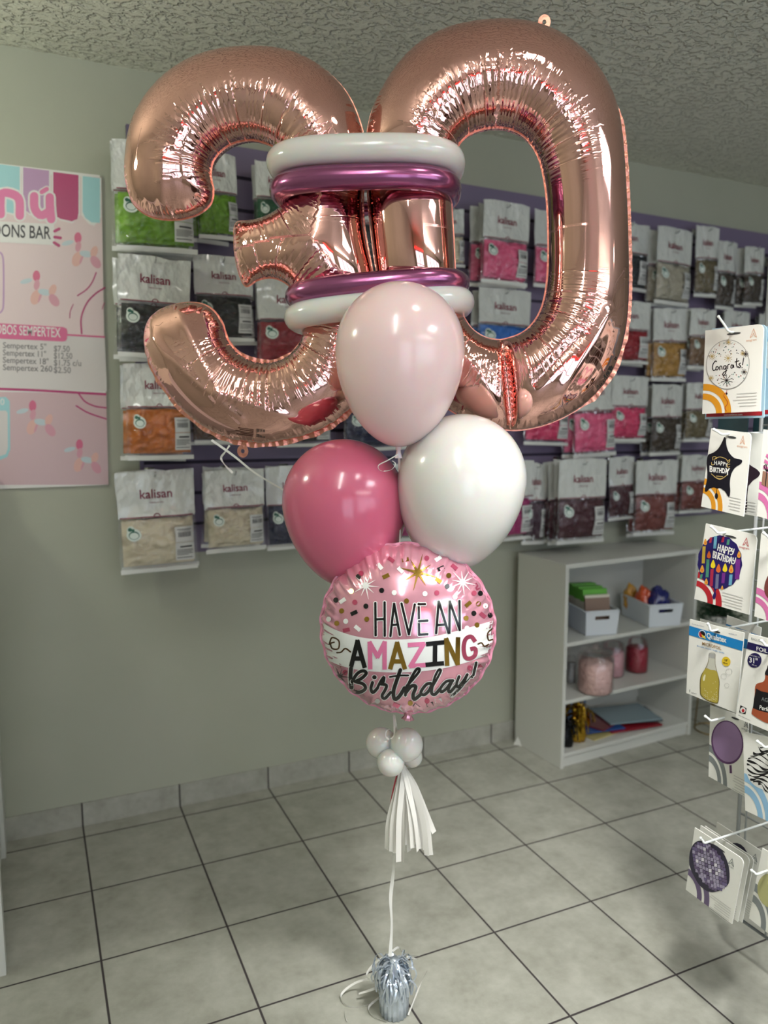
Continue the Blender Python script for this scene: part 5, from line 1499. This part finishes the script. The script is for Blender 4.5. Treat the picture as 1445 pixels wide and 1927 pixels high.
# ------------------------------------------------------------------ wire display rack with foil balloon packs
GX = 1.505; GY = -1.325; GYe = -2.55
def rack():
    root = thing('display_rack', 'grey wire grid display rack standing on the floor with hooked balloon packs', 'display rack', (GX, (GY + GYe) / 2, 0))
    GREYW = mat('grey_coated_wire', (168, 172, 170), 0.32)
    mb = MB(); zb, zt = 0.115, 1.80
    mb.tube([(GX, GY, zb), (GX, GYe, zb), (GX, GYe, zt), (GX, GY, zt)], 0.0055, GREYW, 10, closed=True); obj('outer_frame', mb, root)
    mb = MB(); y = GY - 0.022
    while y > GYe: mb.tube([(GX, y, zb), (GX, y, zt)], 0.0026, GREYW, 6); y -= 0.076
    z = zb + 0.05
    while z < zt: mb.tube([(GX + 0.005, GY, z), (GX + 0.005, GYe, z)], 0.0026, GREYW, 6); z += 0.076
    obj('wire_grid', mb, root)
    for y in (-1.58, -2.40):
        mb = MB(); mb.tube([(GX, y, 0.115), (GX, y, 0.02)], 0.009, DARK, 10).tube([(GX - 0.05, y, 0.014), (GX + 0.42, y, 0.014)], 0.012, DARK, 10); obj('foot', mb, root, True, 'dark floor foot')
    return root
rack()
CARD = mat('pack_card', (232, 232, 224), 0.3, 0.0, Coat_Weight=0.35, Coat_Roughness=0.08); HOLE = mat('pack_slot_dark', (52, 54, 54), 0.5)
P_OR = mat('print_orange', (214, 146, 36), 0.3); P_RED = mat('print_red', (176, 36, 46), 0.3); P_GRY = mat('print_grey', (126, 132, 132), 0.3); P_PUR = mat('print_purple', (100, 86, 118), 0.3); P_PNK = mat('print_pink', (206, 112, 164), 0.3); P_BLU = mat('print_sky', (140, 182, 212), 0.3)
P_W = mat('print_white', (226, 226, 220), 0.3); P_K = mat('print_black', (22, 20, 24), 0.3); P_LOGO = mat('print_logo_salmon', (214, 164, 132), 0.3); P_TXT = mat('print_pale_text', (194, 193, 188), 0.4); P_GLD = mat('print_gold', (182, 156, 92), 0.3)
PACKX = 1.28
def bil(q, s, t):
    q = [np.array(p, float) for p in q]
    return (q[0] * (1 - s) + q[1] * s) * (1 - t) + (q[3] * (1 - s) + q[2] * s) * t
def pack(quad, label, x=PACKX, art=None, Z=None, rounded=True, group='foil balloon packs on the wire rack', cardm=None, parts_label=None):
    out = []
    rr = 0.10
    L = [(0, 0)] + ([(1 - rr + rr * math.sin(a), (rr - rr * math.cos(a)) * 0.75) for a in np.linspace(0, math.pi / 2, 7)] if rounded else [(1, 0)]) + [(1, 1), (0, 1)]
    front = [on(0, *bil(quad, s, t), x) for s, t in L]
    n = len(front)
    root = thing('foil_balloon_pack', label, 'packet', np.mean(front, 0) * [1, 1, 0] + [0, 0, min(p[2] for p in front)], group)
    mb = MB(); vs = [p for p in front] + [p + np.array([0.0022, 0, 0]) for p in front]
    mb.add(vs, [tuple(range(n)), tuple(range(2 * n - 1, n - 1, -1))] + [(i, n + i, n + (i + 1) % n, (i + 1) % n) for i in range(n)], cardm or CARD)
    card = obj('card', mb, root, False)
    if art:
        a = Art(plane_surf((x, 0, 0), (-1, 0, 0)), 0.0005, Z)
        art(a, quad)
        obj('printed_picture', a.mb, root, True, parts_label)
    return root, front
def hook(bend, tip, yz, label, x=PACKX - 0.03):
    b = on(0, *bend, x); t = on(0, *tip, x - 0.006)
    mb = MB(); pts = [np.array([GX, b[1], b[2] + 0.004]), b + [0.02, 0, 0], b, b * 0.55 + t * 0.45, t]
    mb.tube(catmull(pts[1:], False, 5), 0.0026, WIRE, 8); mb.tube([pts[0], pts[1]], 0.0026, WIRE, 8)
    mb.lathe([(0.0005, -0.0036), (0.003, -0.002), (0.0036, 0), (0.003, 0.002), (0.0005, 0.0036)], WIRE, 10, tuple(t))
    mb.box((GX - 0.006, b[1] - 0.014, b[2] - 0.045), (GX - 0.003, b[1] + 0.014, b[2] + 0.012), WIRE)
    tag(obj('rack_hook', mb), label, 'hook', 'white hooks of the wire rack')
def slot(a, q, c=(0.5, 0.07), w=0.24):
    pts = [bil(q, c[0] + w / 2 * math.cos(t), c[1] + 0.014 * math.sin(t)) for t in np.linspace(0, 2 * math.pi, 15)[:-1]]
    z = a.Z; a.Z = None; a.poly([tuple(p) for p in pts], HOLE, 1.2); a.Z = z
def uvq(a, q, pts, m, layer=1.0):
    z = a.Z; a.Z = None; a.poly([tuple(bil(q, s, t)) for s, t in pts], m, layer); a.Z = z
def arcs(a, q, m, k=0.72):
    def arc(r0, r1):
        A_ = [(r1 * math.sin(t), 1 - r1 * k * math.cos(t)) for t in np.linspace(0, math.pi / 2, 15)]; B_ = [(r0 * math.sin(t), 1 - r0 * k * math.cos(t)) for t in np.linspace(math.pi / 2, 0, 15)]
        uvq(a, q, A_ + B_, m, 0.8)
    arc(0.39, 0.50); arc(0.24, 0.34)
def brandmark(a, q, m, c=(0.83, 0.10), s=1.0):
    """outlined letter A over a small line of text"""
    def st(pts, w):
        z = a.Z; a.Z = None; a.stroke([tuple(bil(q, x, y)) for x, y in pts], w, m, smooth=False, layer=1.0, cap=False); a.Z = z
    x, y = c
    st([(x - 0.055, y + 0.045), (x, y - 0.055), (x + 0.055, y + 0.045), (x + 0.02, y + 0.03), (x, y - 0.005), (x - 0.02, y + 0.03), (x - 0.055, y + 0.045)], 1.0)
    z = a.Z; a.Z = None; p = bil(q, x - 0.12, y + 0.085); p2 = bil(q, x + 0.12, y + 0.085)
    a.text('anagram', tuple(p), 6.2, m, math.degrees(math.atan2(p2[1] - p[1], p2[0] - p[0])), 0.95, 0.0, layer=1.0); a.Z = z
def smalltext(a, q, t0=0.78, n=5, s0=0.52, s1=0.93, m=None):
    for i in range(n):
        w = random.uniform(0.7, 1.0) * (s1 - s0); t = t0 + i * 0.036
        uvq(a, q, [(s1 - w, t), (s1, t), (s1, t + 0.009), (s1 - w, t + 0.009)], m or P_TXT)

# 1 congratulations pack
Q1 = [(1327, 622), (1437, 609), (1430, 774), (1321, 779)]
ZA = (1290, 590, 9.323)
def art1(a, q):
    arcs(a, q, P_OR); brandmark(a, q, P_LOGO); slot(a, q, (0.49, 0.075)); smalltext(a, q)
    a.ell((738, 895), 382, 438, mat('print_foil_edge', (150, 148, 142), 0.3), 8, 40, 1.2); a.ell((738, 893), 370, 426, P_W, 8, 40, 1.5)
    rnd = random.Random(3)
    cl = [P_K, P_GLD, mat('print_rust', (152, 72, 56), 0.3), mat('print_teal', (96, 150, 140), 0.3), P_GRY]
    for i in range(90):
        t = rnd.uniform(0, 6.28); r = rnd.uniform(0.45, 0.97); x, y = 738 + 365 * r * math.cos(t), 893 + 420 * r * math.sin(t)
        if abs(y - 890) < 130 and 440 < x < 1030: continue
        a.ell((x, y), rnd.choice((7, 9, 12)), rnd.choice((7, 9, 12)), rnd.choice(cl), 0, 8, 1.8)
    for x, y, r, m in ((745, 785, 72, P_GLD), (462, 752, 60, P_GLD), (752, 505, 50, P_GLD), (1000, 700, 45, P_GLD), (445, 1130, 50, P_GLD), (718, 1172, 110, P_K), (1050, 712, 55, P_K), (1025, 1025, 55, P_K)):
        for k in range(5):
            t = k * math.pi / 5 + 0.3; a.stroke([(x - r * math.cos(t), y - r * math.sin(t)), (x + r * math.cos(t), y + r * math.sin(t))], 9 if m is P_K else 7, m, layer=1.8, cap=False)
    for p in ([(542, 840), (520, 835), (480, 890), (472, 960), (488, 1000), (525, 985)], [(560, 930), (535, 940), (532, 985), (560, 985), (578, 950), (560, 930)], [(598, 990), (600, 930), (630, 925), (640, 980)], [(700, 915), (670, 925), (668, 975), (700, 965), (712, 915), (705, 1030), (680, 1080), (655, 1085), (662, 1040), (720, 1000)],
              [(738, 970), (742, 905), (770, 890)], [(830, 905), (800, 905), (795, 955), (822, 950), (835, 900), (845, 945)], [(898, 790), (890, 880), (905, 940), (925, 930)], [(868, 850), (935, 828)], [(960, 870), (935, 890), (965, 925), (945, 950), (930, 945)], [(1018, 778), (998, 900)], [(988, 945), (990, 950)]):
        a.stroke(p, 17, P_K, layer=2.2)
    a.stroke([(722, 1340), (715, 1380), (670, 1440), (740, 1560), (690, 1650), (715, 1710)], 8, P_RED, layer=1.5); a.ell((720, 1405), 14, 20, P_K, layer=1.8)
pack(Q1, 'white pack showing a round congratulations foil balloon, topmost front of the rack', PACKX, art1, ZA)
hook((1372, 624), (1352, 596), None, 'white hook through the congratulations pack', PACKX - 0.012)
SKY = mat('pale_blue_card', (176, 208, 224), 0.25, 0.0, Coat_Weight=0.4)
def art1b(a, q):
    uvq(a, q, [(0.02, 0.93), (0.97, 0.93), (0.97, 0.975), (0.02, 0.975)], P_RED)
    p = bil(q, 0.32, 0.968); a.text('convertimos.com', tuple(p), 5.5, P_W, -1.5, 0.9, 0.01, layer=1.5)
    uvq(a, q, [(0.5, 0.1), (0.95, 0.2), (0.95, 0.5), (0.6, 0.4)], P_W)
pack([(1340, 618), (1443, 610), (1437, 786), (1326, 789)], 'pale blue pack with a red strip directly behind the congratulations pack', PACKX + 0.03, art1b, None, True, cardm=SKY)
pack([(1362, 620), (1462, 612), (1456, 783), (1345, 787)], 'pale blue pack farthest behind the congratulations pack', PACKX + 0.07, art1b, None, True, cardm=SKY)
# 2 black star
Q2 = [(1338, 806), (1414, 815), (1399, 972), (1319, 953)]
ZB = (1290, 780, 9.323)
def art2(a, q):
    arcs(a, q, P_OR); brandmark(a, q, P_LOGO, (0.80, 0.10)); slot(a, q, (0.53, 0.08), 0.22); smalltext(a, q, 0.80, 5, 0.56, 0.90)
    a.blob([(680, 392), (705, 430), (712, 520), (738, 620), (785, 700), (860, 765), (975, 792), (990, 830), (960, 870), (880, 920), (820, 1000), (785, 1110), (775, 1220), (782, 1340), (768, 1440), (735, 1425), (690, 1350), (600, 1290), (548, 1300), (500, 1280), (420, 1300), (375, 1350), (338, 1345), (345, 1270), (372, 1150), (380, 1000), (368, 860), (392, 712), (480, 672), (570, 600), (640, 480)], mat('print_star_black', (20, 19, 30), 0.25), 3, 1.3)
    a.stroke([(548, 1290), (545, 1380)], 10, P_K, layer=1.4); a.ell((540, 1430), 28, 52, P_K, layer=1.4)
    for p in ([(480, 800), (475, 750), (520, 740), (545, 770), (500, 785)], [(520, 770), (600, 745), (690, 770)], [(700, 775), (740, 810), (775, 790), (760, 840), (730, 820)], [(455, 840), (455, 880), (490, 880)], [(775, 870), (730, 880), (740, 925), (772, 915)], [(450, 1040), (540, 1110), (640, 1120), (730, 1060)], [(500, 1090), (600, 1140), (690, 1090)], [(540, 1080), (650, 1090)]):
        a.stroke(p, 12, P_GLD, layer=1.8)
    for i, (ch, x, y, s) in enumerate((('H', 498, 880, 105), ('A', 560, 884, 105), ('P', 610, 890, 105), ('P', 652, 900, 105), ('Y', 690, 916, 105))):
        a.text(ch, (x, y), s, P_W, 8, 0.72, 0.01, layer=1.9)
    a.text('B', (415, 1002), 150, P_W, 8, 0.72, 0.035, layer=1.9); a.text('IRTHDA', (482, 1008), 118, P_W, 6, 0.60, 0.035, layer=1.9); a.text('Y', (700, 1052), 160, P_W, 6, 0.72, 0.035, layer=1.9)
pack(Q2, 'white pack with a black birthday star balloon, front of its hook', PACKX, art2, ZB)
hook((1358, 817), (1343, 808), None, 'white hook through the black star pack', PACKX - 0.02)
pack([(1374, 812), (1440, 816), (1424, 972), (1350, 958)], 'black star pack behind the front black star pack', PACKX + 0.06, lambda a, q: (a.blob([tuple(bil(q, s, t)) for s, t in ((.45, .1), (.55, .35), (.98, .48), (.7, .65), (.72, .98), (.4, .8), (.05, .95), (.15, .6), (.05, .4), (.4, .3))], mat('print_star_dark', (40, 24, 36), 0.25), 3, 1.0), smalltext(a, q, .84, 4)), None)
# present pack beside it
Q3 = [(1436, 808), (1520, 818), (1504, 995), (1424, 971)]
def art3(a, q):
    arcs(a, q, P_PNK, 0.8)
    for k in range(30):
        t = k * 2 * math.pi / 30
        uvq(a, q, [(0.5 + 0.44 * math.cos(t), 0.45 + 0.36 * math.sin(t)), (0.5 + 0.44 * math.cos(t + 0.12), 0.45 + 0.36 * math.sin(t + 0.12)), (0.5 + 0.30 * math.cos(t + 0.12), 0.45 + 0.245 * math.sin(t + 0.12)), (0.5 + 0.30 * math.cos(t), 0.45 + 0.245 * math.sin(t))], P_PNK)
    uvq(a, q, [(0.06, 0.47), (0.5, 0.52), (0.48, 0.68), (0.05, 0.63)], mat('print_kraft', (150, 112, 92), 0.4), 1.5); uvq(a, q, [(0.14, 0.48), (0.16, 0.482), (0.15, 0.64), (0.13, 0.638)], P_K, 1.8)
    a.stroke([tuple(bil(q, s, t)) for s, t in ((.15, .47), (.08, .42), (.13, .40), (.15, .47), (.2, .41), (.24, .44), (.15, .47))], 1.6, P_K, layer=1.8)
pack(Q3, 'pink rayed pack with a brown gift box at the frame edge', PACKX - 0.02, art3, None)
# 3 candles
Q4 = [(1328, 985), (1425, 1007), (1409, 1157), (1306, 1127)]
ZC_ = (1290, 970, 9.323)
def art4(a, q):
    arcs(a, q, P_RED, 0.72); brandmark(a, q, mat('print_logo_red', (190, 84, 84), 0.3), (0.80, 0.12)); slot(a, q, (0.50, 0.095), 0.22); smalltext(a, q, 0.81, 5, 0.45, 0.86)
    nav = mat('print_navy', (38, 28, 92), 0.25); pts = []
    for k in range(60):
        t = 2 * math.pi * k / 60; r = 1 + 0.018 * math.sin(15 * t); pts.append((600 + 388 * r * math.cos(t), 822 + 470 * r * math.sin(t)))
    a.poly(pts, nav, 1.3)
    a.blob([(490, 1280), (540, 1290), (525, 1330), (535, 1400), (500, 1475), (470, 1420), (505, 1330)], nav, 4, 1.4)
    cs = {'y': mat('print_candle_yellow', (196, 168, 64), 0.3), 'g': mat('print_candle_green', (72, 138, 112), 0.3), 'r': mat('print_candle_red', (164, 42, 70), 0.3), 'b': mat('print_candle_blue', (104, 164, 188), 0.3), 'm': mat('print_candle_purple', (112, 44, 130), 0.3), 's': mat('print_candle_grey', (110, 112, 140), 0.3)}
    fl = {'Y': mat('print_flame_yellow', (228, 206, 40), 0.3), 'O': mat('print_flame_orange', (214, 104, 46), 0.3), 'A': mat('print_flame_amber', (220, 160, 60), 0.3)}
    for x, y0, y1, w, c in ((318, 540, 840, 54, 'y'), (385, 770, 1085, 52, 'g'), (458, 940, 1240, 54, 'r'), (552, 1030, 1285, 54, 's'), (662, 1005, 1190, 56, 'm'), (790, 1035, 1225, 54, 'b'), (520, 365, 580, 52, 'b'), (440, 385, 480, 40, 'r'), (655, 375, 470, 44, 'r'), (748, 420, 515, 46, 'g'), (912, 770, 1120, 80, 'm'), (275, 1030, 1110, 40, 'g')):
        a.poly([(x - w / 2 + 6, y0), (x + w / 2 + 6, y0), (x + w / 2 - 10, y1), (x - w / 2 - 10, y1)], cs[c], 1.6)
    for x, y, s, c in ((480, 860, 1.0, 'Y'), (575, 935, 1.0, 'O'), (690, 925, 1.0, 'Y'), (798, 945, 1.0, 'A'), (408, 695, .85, 'O'), (288, 945, .9, 'A'), (345, 470, .75, 'A'), (935, 690, .8, 'A'), (360, 1165, .75, 'A'), (640, 1270, .5, 'A')):
        a.blob([(x + 5 * s, y - 85 * s), (x + 36 * s, y - 5 * s), (x + 34 * s, y + 45 * s), (x, y + 68 * s), (x - 38 * s, y + 42 * s), (x - 36 * s, y - 5 * s)], fl[c], 4, 1.8)
        if c == 'A': a.ell((x, y + 15 * s), 17 * s, 28 * s, fl['O'], layer=2.0)
    for p in ([(580, 500), (560, 610)], [(615, 520), (598, 625)], [(570, 562), (606, 572)], [(625, 640), (660, 525), (668, 655)], [(640, 600), (668, 605)], [(700, 545), (682, 660)], [(700, 548), (735, 570), (722, 610), (692, 605)], [(765, 560), (745, 678)], [(765, 563), (800, 590), (785, 625), (755, 618)], [(815, 580), (812, 630), (838, 640)], [(850, 590), (830, 660), (800, 690), (785, 680)],
              [(490, 625), (478, 740)], [(490, 628), (520, 645), (488, 678)], [(488, 678), (515, 700), (505, 740), (480, 740)], [(540, 645), (528, 755)], [(575, 655), (560, 765)], [(575, 657), (605, 680), (570, 712)], [(570, 712), (600, 775)], [(645, 690), (618, 785)], [(612, 672), (670, 690)], [(670, 695), (655, 800)], [(705, 705), (688, 810)], [(665, 750), (695, 755)], [(730, 712), (715, 815)], [(730, 714), (762, 750), (750, 800), (715, 815)], [(765, 835), (800, 725), (805, 840)], [(780, 790), (805, 795)], [(835, 745), (830, 790), (855, 795)], [(878, 745), (860, 820), (835, 850), (822, 840)]):
        a.stroke(p, 18, P_W, layer=2.2)
pack(Q4, 'white pack with a candle covered birthday balloon and red arcs', PACKX, art4, ZC_)
hook((1352, 1003), (1338, 991), None, 'white hook through the candle birthday pack', PACKX - 0.02)
Q5 = [(1432, 1003), (1530, 1030), (1512, 1190), (1419, 1160)]
def art5(a, q):
    arcs(a, q, P_PNK, 0.7); a.blob([tuple(bil(q, s, t)) for s, t in ((.35, .3), (.6, .22), (.85, .35), (.8, .65), (.5, .78), (.2, .72), (.16, .55))], mat('print_rose_gold', (150, 84, 78), 0.2, 0.5), 5, 1.3)
    a.blob([tuple(bil(q, s, t)) for s, t in ((.3, .42), (.4, .4), (.36, .6), (.27, .6))], P_W, 4, 1.6)
pack(Q5, 'rose gold balloon pack with pink arcs at the frame edge', PACKX - 0.02, art5, None)
hook((1450, 1014), (1437, 1003), None, 'white hook through the rose gold balloon pack', PACKX - 0.04)
# 4 bottle pack
Q6 = [(1298, 1165), (1400, 1191), (1385, 1342), (1291, 1304)]
ZD = (1280, 1150, 8.758)
def art6(a, q):
    QB = mat('print_azure', (28, 124, 186), 0.3)
    uvq(a, q, [(-0.005, 0.09), (1.0, 0.105), (0.995, 0.225), (-0.005, 0.215)], QB, 1.0); slot(a, q, (0.46, 0.075), 0.22)
    a.ell((358, 378), 62, 66, P_W, layer=1.4); a.ell((358, 378), 52, 56, QB, layer=1.6); a.blob([(310, 360), (330, 345), (375, 410), (372, 435), (325, 420)], P_RED, 4, 1.8); a.blob([(330, 340), (370, 330), (410, 380), (395, 410), (350, 375)], P_K, 4, 1.8); a.blob([(350, 385), (400, 420), (420, 455), (370, 435)], mat('print_yellow', (228, 200, 50), 0.3), 4, 2.0)
    a.text('Qualatex', (432, 440), 128, P_W, 14, 0.70, 0.03, layer=1.6)
    a.text('MICROFOIL', (356, 555), 74, mat('print_bronze', (160, 126, 76), 0.3), 15, 0.86, 0.015, layer=1.4)
    a.text('BALLOON / BALLON / GLOBO / BALAO', (272, 580), 27, QB, 15, 0.98, 0.01, layer=1.4); a.text('The Very Best Balloons', (190, 218), 24, mat('print_navy_text', (40, 60, 110), 0.3), 13, 0.9, 0, layer=1.4); a.text('qualatex.com', (795, 372), 27, mat('print_navy_text'), 12, 1.0, 0, layer=1.4)
    gl = mat('print_glass', (196, 196, 182), 0.3); wine = mat('print_champagne', (176, 160, 70), 0.25)
    dk = mat('print_bottle_edge', (104, 90, 40), 0.3)
    a.blob([(480, 690), (572, 700), (575, 790), (580, 880), (605, 990), (645, 1150), (640, 1300), (630, 1480), (590, 1525), (450, 1480), (345, 1400), (322, 1320), (330, 1090), (400, 960), (440, 880), (468, 780)], dk, 4, 1.3)
    a.blob([(484, 692), (568, 702), (570, 790), (574, 880), (596, 985), (632, 1150), (628, 1300), (618, 1470), (585, 1508), (450, 1465), (355, 1390), (336, 1310), (346, 1095), (412, 960), (450, 880), (474, 780)], gl, 4, 1.5)
    a.blob([(415, 945), (500, 968), (595, 992), (632, 1150), (628, 1300), (618, 1470), (585, 1508), (450, 1465), (355, 1390), (336, 1310), (346, 1095)], wine, 4, 1.7)
    a.poly([(476, 690), (572, 705), (570, 785), (472, 765)], mat('print_cap_grey', (170, 170, 166), 0.3), 1.8)
    a.blob([(400, 1045), (415, 1060), (400, 1140), (378, 1150), (372, 1100)], mat('print_highlight', (226, 222, 186), 0.2), 4, 1.9)
    rnd = random.Random(5)
    for i in range(50): a.ell((rnd.uniform(370, 610), 1470 - abs(rnd.gauss(0, 110))), 5, 5, mat('print_highlight'), n=7, layer=1.9)
    yl = mat('print_badge_yellow', (220, 188, 48), 0.3); a.ell((755, 830), 70, 80, yl, -20, 24, 1.4); a.text('18"', (722, 822), 52, P_K, 12, .9, .01, layer=1.7); a.text('46cm', (706, 862), 38, P_K, 12, .9, .01, layer=1.7)
    for x, y, r in ((800, 998, 52), (715, 1075, 45), (765, 1225, 36)): a.stroke([(x + r * math.cos(t), y + r * math.sin(t)) for t in np.linspace(0, 6.3, 14)], 6, mat('print_bubble', (196, 196, 190), 0.3), layer=1.4, cap=False)
    a.text('1', (140, 1330), 60, P_K, 12, 1, .01, layer=1.4); a.text('balloon', (180, 1352), 30, P_K, 14, 1, 0, layer=1.4)
pack(Q6, 'blue banded pack showing a champagne bottle balloon', PACKX, art6, ZD, False)
hook((1338, 1187), (1332, 1174), None, 'white hook through the champagne bottle pack', PACKX - 0.02)
pack([(1317, 1164), (1411, 1190), (1397, 1336), (1308, 1300)], 'second champagne bottle pack directly behind the front one', PACKX + 0.035, lambda a, q: uvq(a, q, [(0, .1), (1, .1), (1, .22), (0, .22)], mat('print_azure')), None, False)
pack([(1368, 1158), (1432, 1181), (1420, 1310), (1352, 1290)], 'pack farthest behind on the champagne bottle hook', PACKX + 0.12, lambda a, q: uvq(a, q, [(0, .12), (1, .12), (1, .24), (0, .24)], mat('print_azure')), None, False)
Q7 = [(1409, 1192), (1520, 1220), (1502, 1400), (1384, 1350)]
def art7(a, q):
    IND = mat('print_indigo', (30, 24, 74), 0.3)
    a.poly([(1112, 505), (1800, 690), (1790, 810), (1088, 618)], IND, 1.0); a.text('BALLOON', (1165, 470), 56, P_GRY, 14, 0.95, 0, layer=1.2); a.text('FOIL', (1248, 645), 92, P_W, 14, 1.05, 0.008, layer=1.4)
    a.ell((1222, 812), 116, 122, IND, 10, 30, 1.2); a.text('31"', (1130, 840), 118, P_W, 11, 0.92, .02, layer=1.5); a.text('INFLATED TO', (1150, 735), 26, P_W, 13, 1, 0, layer=1.5); a.text('79 cm', (1178, 895), 34, P_W, 12, 1, 0, layer=1.5)
    am = mat('print_amber', (156, 78, 48), 0.25)
    a.blob([(1410, 980), (1470, 960), (1800, 1000), (1800, 1900), (1450, 1850), (1330, 1800), (1190, 1710), (1175, 1660), (1200, 1560), (1225, 1380), (1245, 1210), (1380, 1150)], am, 4, 1.2)
    a.blob([(1430, 940), (1460, 880), (1600, 900), (1600, 1060), (1400, 1050)], P_K, 4, 1.4)
    a.poly([(1250, 1275), (1330, 1320), (1800, 1420), (1800, 1760), (1300, 1640), (1195, 1595), (1215, 1440)], P_K, 1.5)
    a.text('AGED', (1335, 1475), 92, P_GRY, 14, .9, 0, layer=1.8); a.text('Perfection', (1295, 1615), 96, P_W, 14, .85, .012, .15, layer=1.8)
    a.poly([(990, 1550), (1090, 1600), (1075, 1700), (968, 1668)], P_K, 1.2); a.ell((1030, 1632), 46, 48, P_W, layer=1.4); a.ell((1034, 1640), 24, 28, P_RED, layer=1.6); a.text('www.balloons.com', (955, 1718), 28, P_K, 25, 1, 0, layer=1.2)
pack(Q7, 'indigo banded pack with an amber spirits bottle balloon', PACKX - 0.03, art7, ZD, False)
hook((1442, 1215), (1433, 1206), None, 'white hook through the amber bottle pack', PACKX - 0.05)
# 5 purple and zebra
Q8 = [(1336, 1327), (1408, 1352), (1403, 1500), (1333, 1461)]
ZE = (1310, 1320, 8.759)
def art8(a, q):
    arcs(a, q, P_GRY, 0.9); slot(a, q, (0.66, 0.06), 0.2)
    a.ell((510, 675), 262, 362, mat('print_violet_edge', (98, 66, 104), 0.25), -8, 36, 1.2); a.ell((512, 665), 240, 335, mat('print_violet', (158, 130, 168), 0.2, 0.2), -8, 36, 1.5)
    a.poly([(545, 1050), (580, 1050), (588, 1185), (550, 1185)], mat('print_violet_edge'), 1.4); smalltext(a, q, 0.80, 6, .62, .98); brandmark(a, q, P_GRY, (0.95, 0.08))
pack(Q8, 'grey arched pack with a shiny round violet balloon', PACKX + 0.03, art8, ZE)
hook((1338, 1356), (1327, 1348), None, 'white hook through the violet balloon pack', PACKX - 0.01)
Q9 = [(1398, 1377), (1500, 1398), (1500, 1572), (1402, 1525)]
def art9(a, q):
    arcs(a, q, P_BLU, 0.95); slot(a, q, (0.40, 0.15), 0.2)
    a.ell((1180, 1110), 360, 350, P_W, 15, 40, 1.2)
    rnd = random.Random(2)
    for k in range(11):
        y = 800 + k * 62; cx = 1180; hw = 350 * math.sqrt(max(0.05, 1 - ((y - 1110) / 350) ** 2)); w = rnd.uniform(16, 40)
        up = [(cx - hw * 0.98 + i * hw * 2 / 12, y - 60 + 34 * math.sin(i * 0.75 + k) + i * 16) for i in range(10)]
        lo = [(x + 2, yy + w * (0.25 + abs(math.sin(i * 0.9 + k * 1.7)))) for i, (x, yy) in enumerate(up)]
        a.blob(up + lo[::-1], P_K, 3, 1.6)
pack(Q9, 'pale blue arched pack with a zebra striped balloon', PACKX - 0.02, art9, ZE, False)
hook((1440, 1406), (1425, 1395), None, 'white hook through the zebra balloon pack', PACKX - 0.05)
# 6 disco balls
Q10 = [(1307, 1557), (1400, 1618), (1377, 1739), (1290, 1674)]
ZF = (1280, 1530, 7.708)
def art10(a, q):
    arcs(a, q, P_PUR, 1.0); brandmark(a, q, P_GRY, (0.78, 0.15)); slot(a, q, (0.52, 0.075), 0.22); smalltext(a, q, 0.80, 7, .48, .93)
    D_ = mat('print_disco', (168, 160, 186), 0.25, 0.2); D2_ = mat('print_disco_dark', (44, 40, 60), 0.3); D3_ = mat('print_disco_light', (214, 210, 220), 0.2, 0.1); D4_ = mat('print_disco_mid', (116, 104, 142), 0.25, 0.2)
    a.blob([(290, 400), (420, 430), (560, 500), (660, 650), (710, 830), (705, 1010), (640, 1080), (560, 1130), (430, 1145), (290, 1060), (190, 900), (130, 740), (140, 560), (200, 440)], D2_, 4, 1.2)
    rnd = random.Random(9)
    for i in range(-6, 7):
        for j in range(-6, 7):
            if (i * i + j * j * 0.92) > 35: continue
            u, v = i / 6.0, j / 6.0; k = math.sqrt(max(0, 1 - (u * u + v * v) * 0.9)); s = 0.82 + 0.18 * k
            x, y = 425 + u * 285 * 1.0 * s + v * 45, 775 + v * 365 * s + u * 120
            w, h = 40 * s, 50 * s
            a.poly([(x - w / 2, y - h / 2 - 5), (x + w / 2, y - h / 2 + 5), (x + w / 2, y + h / 2 + 5), (x - w / 2, y + h / 2 - 5)], rnd.choice((D_, D_, D3_, P_PUR)) if (u + 0.1) ** 2 + v * v < 0.45 else rnd.choice((P_PUR, D4_, D_)), 1.6)
pack(Q10, 'purple arched pack with a mirror ball balloon, front of its stack', PACKX - 0.02, art10, ZF)
hook((1326, 1586), (1318, 1577), None, 'white hook through the mirror ball packs', PACKX - 0.05)
def backcard(a, q):
    smalltext(a, q, 0.80, 7, .5, .93); a.ell(tuple(bil(q, .45, .4)), 26, 36, mat('print_disco_dark'), layer=1.0); brandmark(a, q, P_GRY, (0.80, 0.15))
for k, (dx, dy, xx) in enumerate(((11, -4, 0.02), (19, -3, 0.045), (42, -10, 0.09))):
    qq = [(x + dx, y + dy) for x, y in Q10]
    pack(qq, 'mirror ball pack %s its stack' % ('second in', 'third in', 'set back and rearmost in')[k], PACKX + xx, backcard, None)
Q11 = [(1434, 1596), (1530, 1650), (1500, 1800), (1409, 1728)]
def art11(a, q):
    arcs(a, q, P_GRY, 1.0); a.ell((1310, 1130), 190, 255, mat('print_pale_yellow', (186, 184, 128), 0.2, 0.2), -12, 30, 1.2)
pack(Q11, 'grey arched pack with a pale yellow balloon at the frame edge', PACKX - 0.04, art11, ZF)
hook((1424, 1645), (1414, 1638), None, 'white hook in front of the pale yellow balloon pack', PACKX - 0.07)
# two packs hung on the far side of the rack
TEAL = mat('teal_pack', (52, 84, 92), 0.25, 0.0, Coat_Weight=0.6)
for k, (q, lab) in enumerate((([(1352, 782), (1408, 786), (1402, 870), (1346, 860)], 'dark teal pack seen behind the rack above the black star'), ([(1418, 784), (1470, 788), (1462, 880), (1412, 870)], 'dark teal pack nearest the frame edge behind the rack'))):
    pack(q, lab, GX + 0.05 + 0.02 * k, None, None, False, 'packs on the far side of the rack', TEAL)
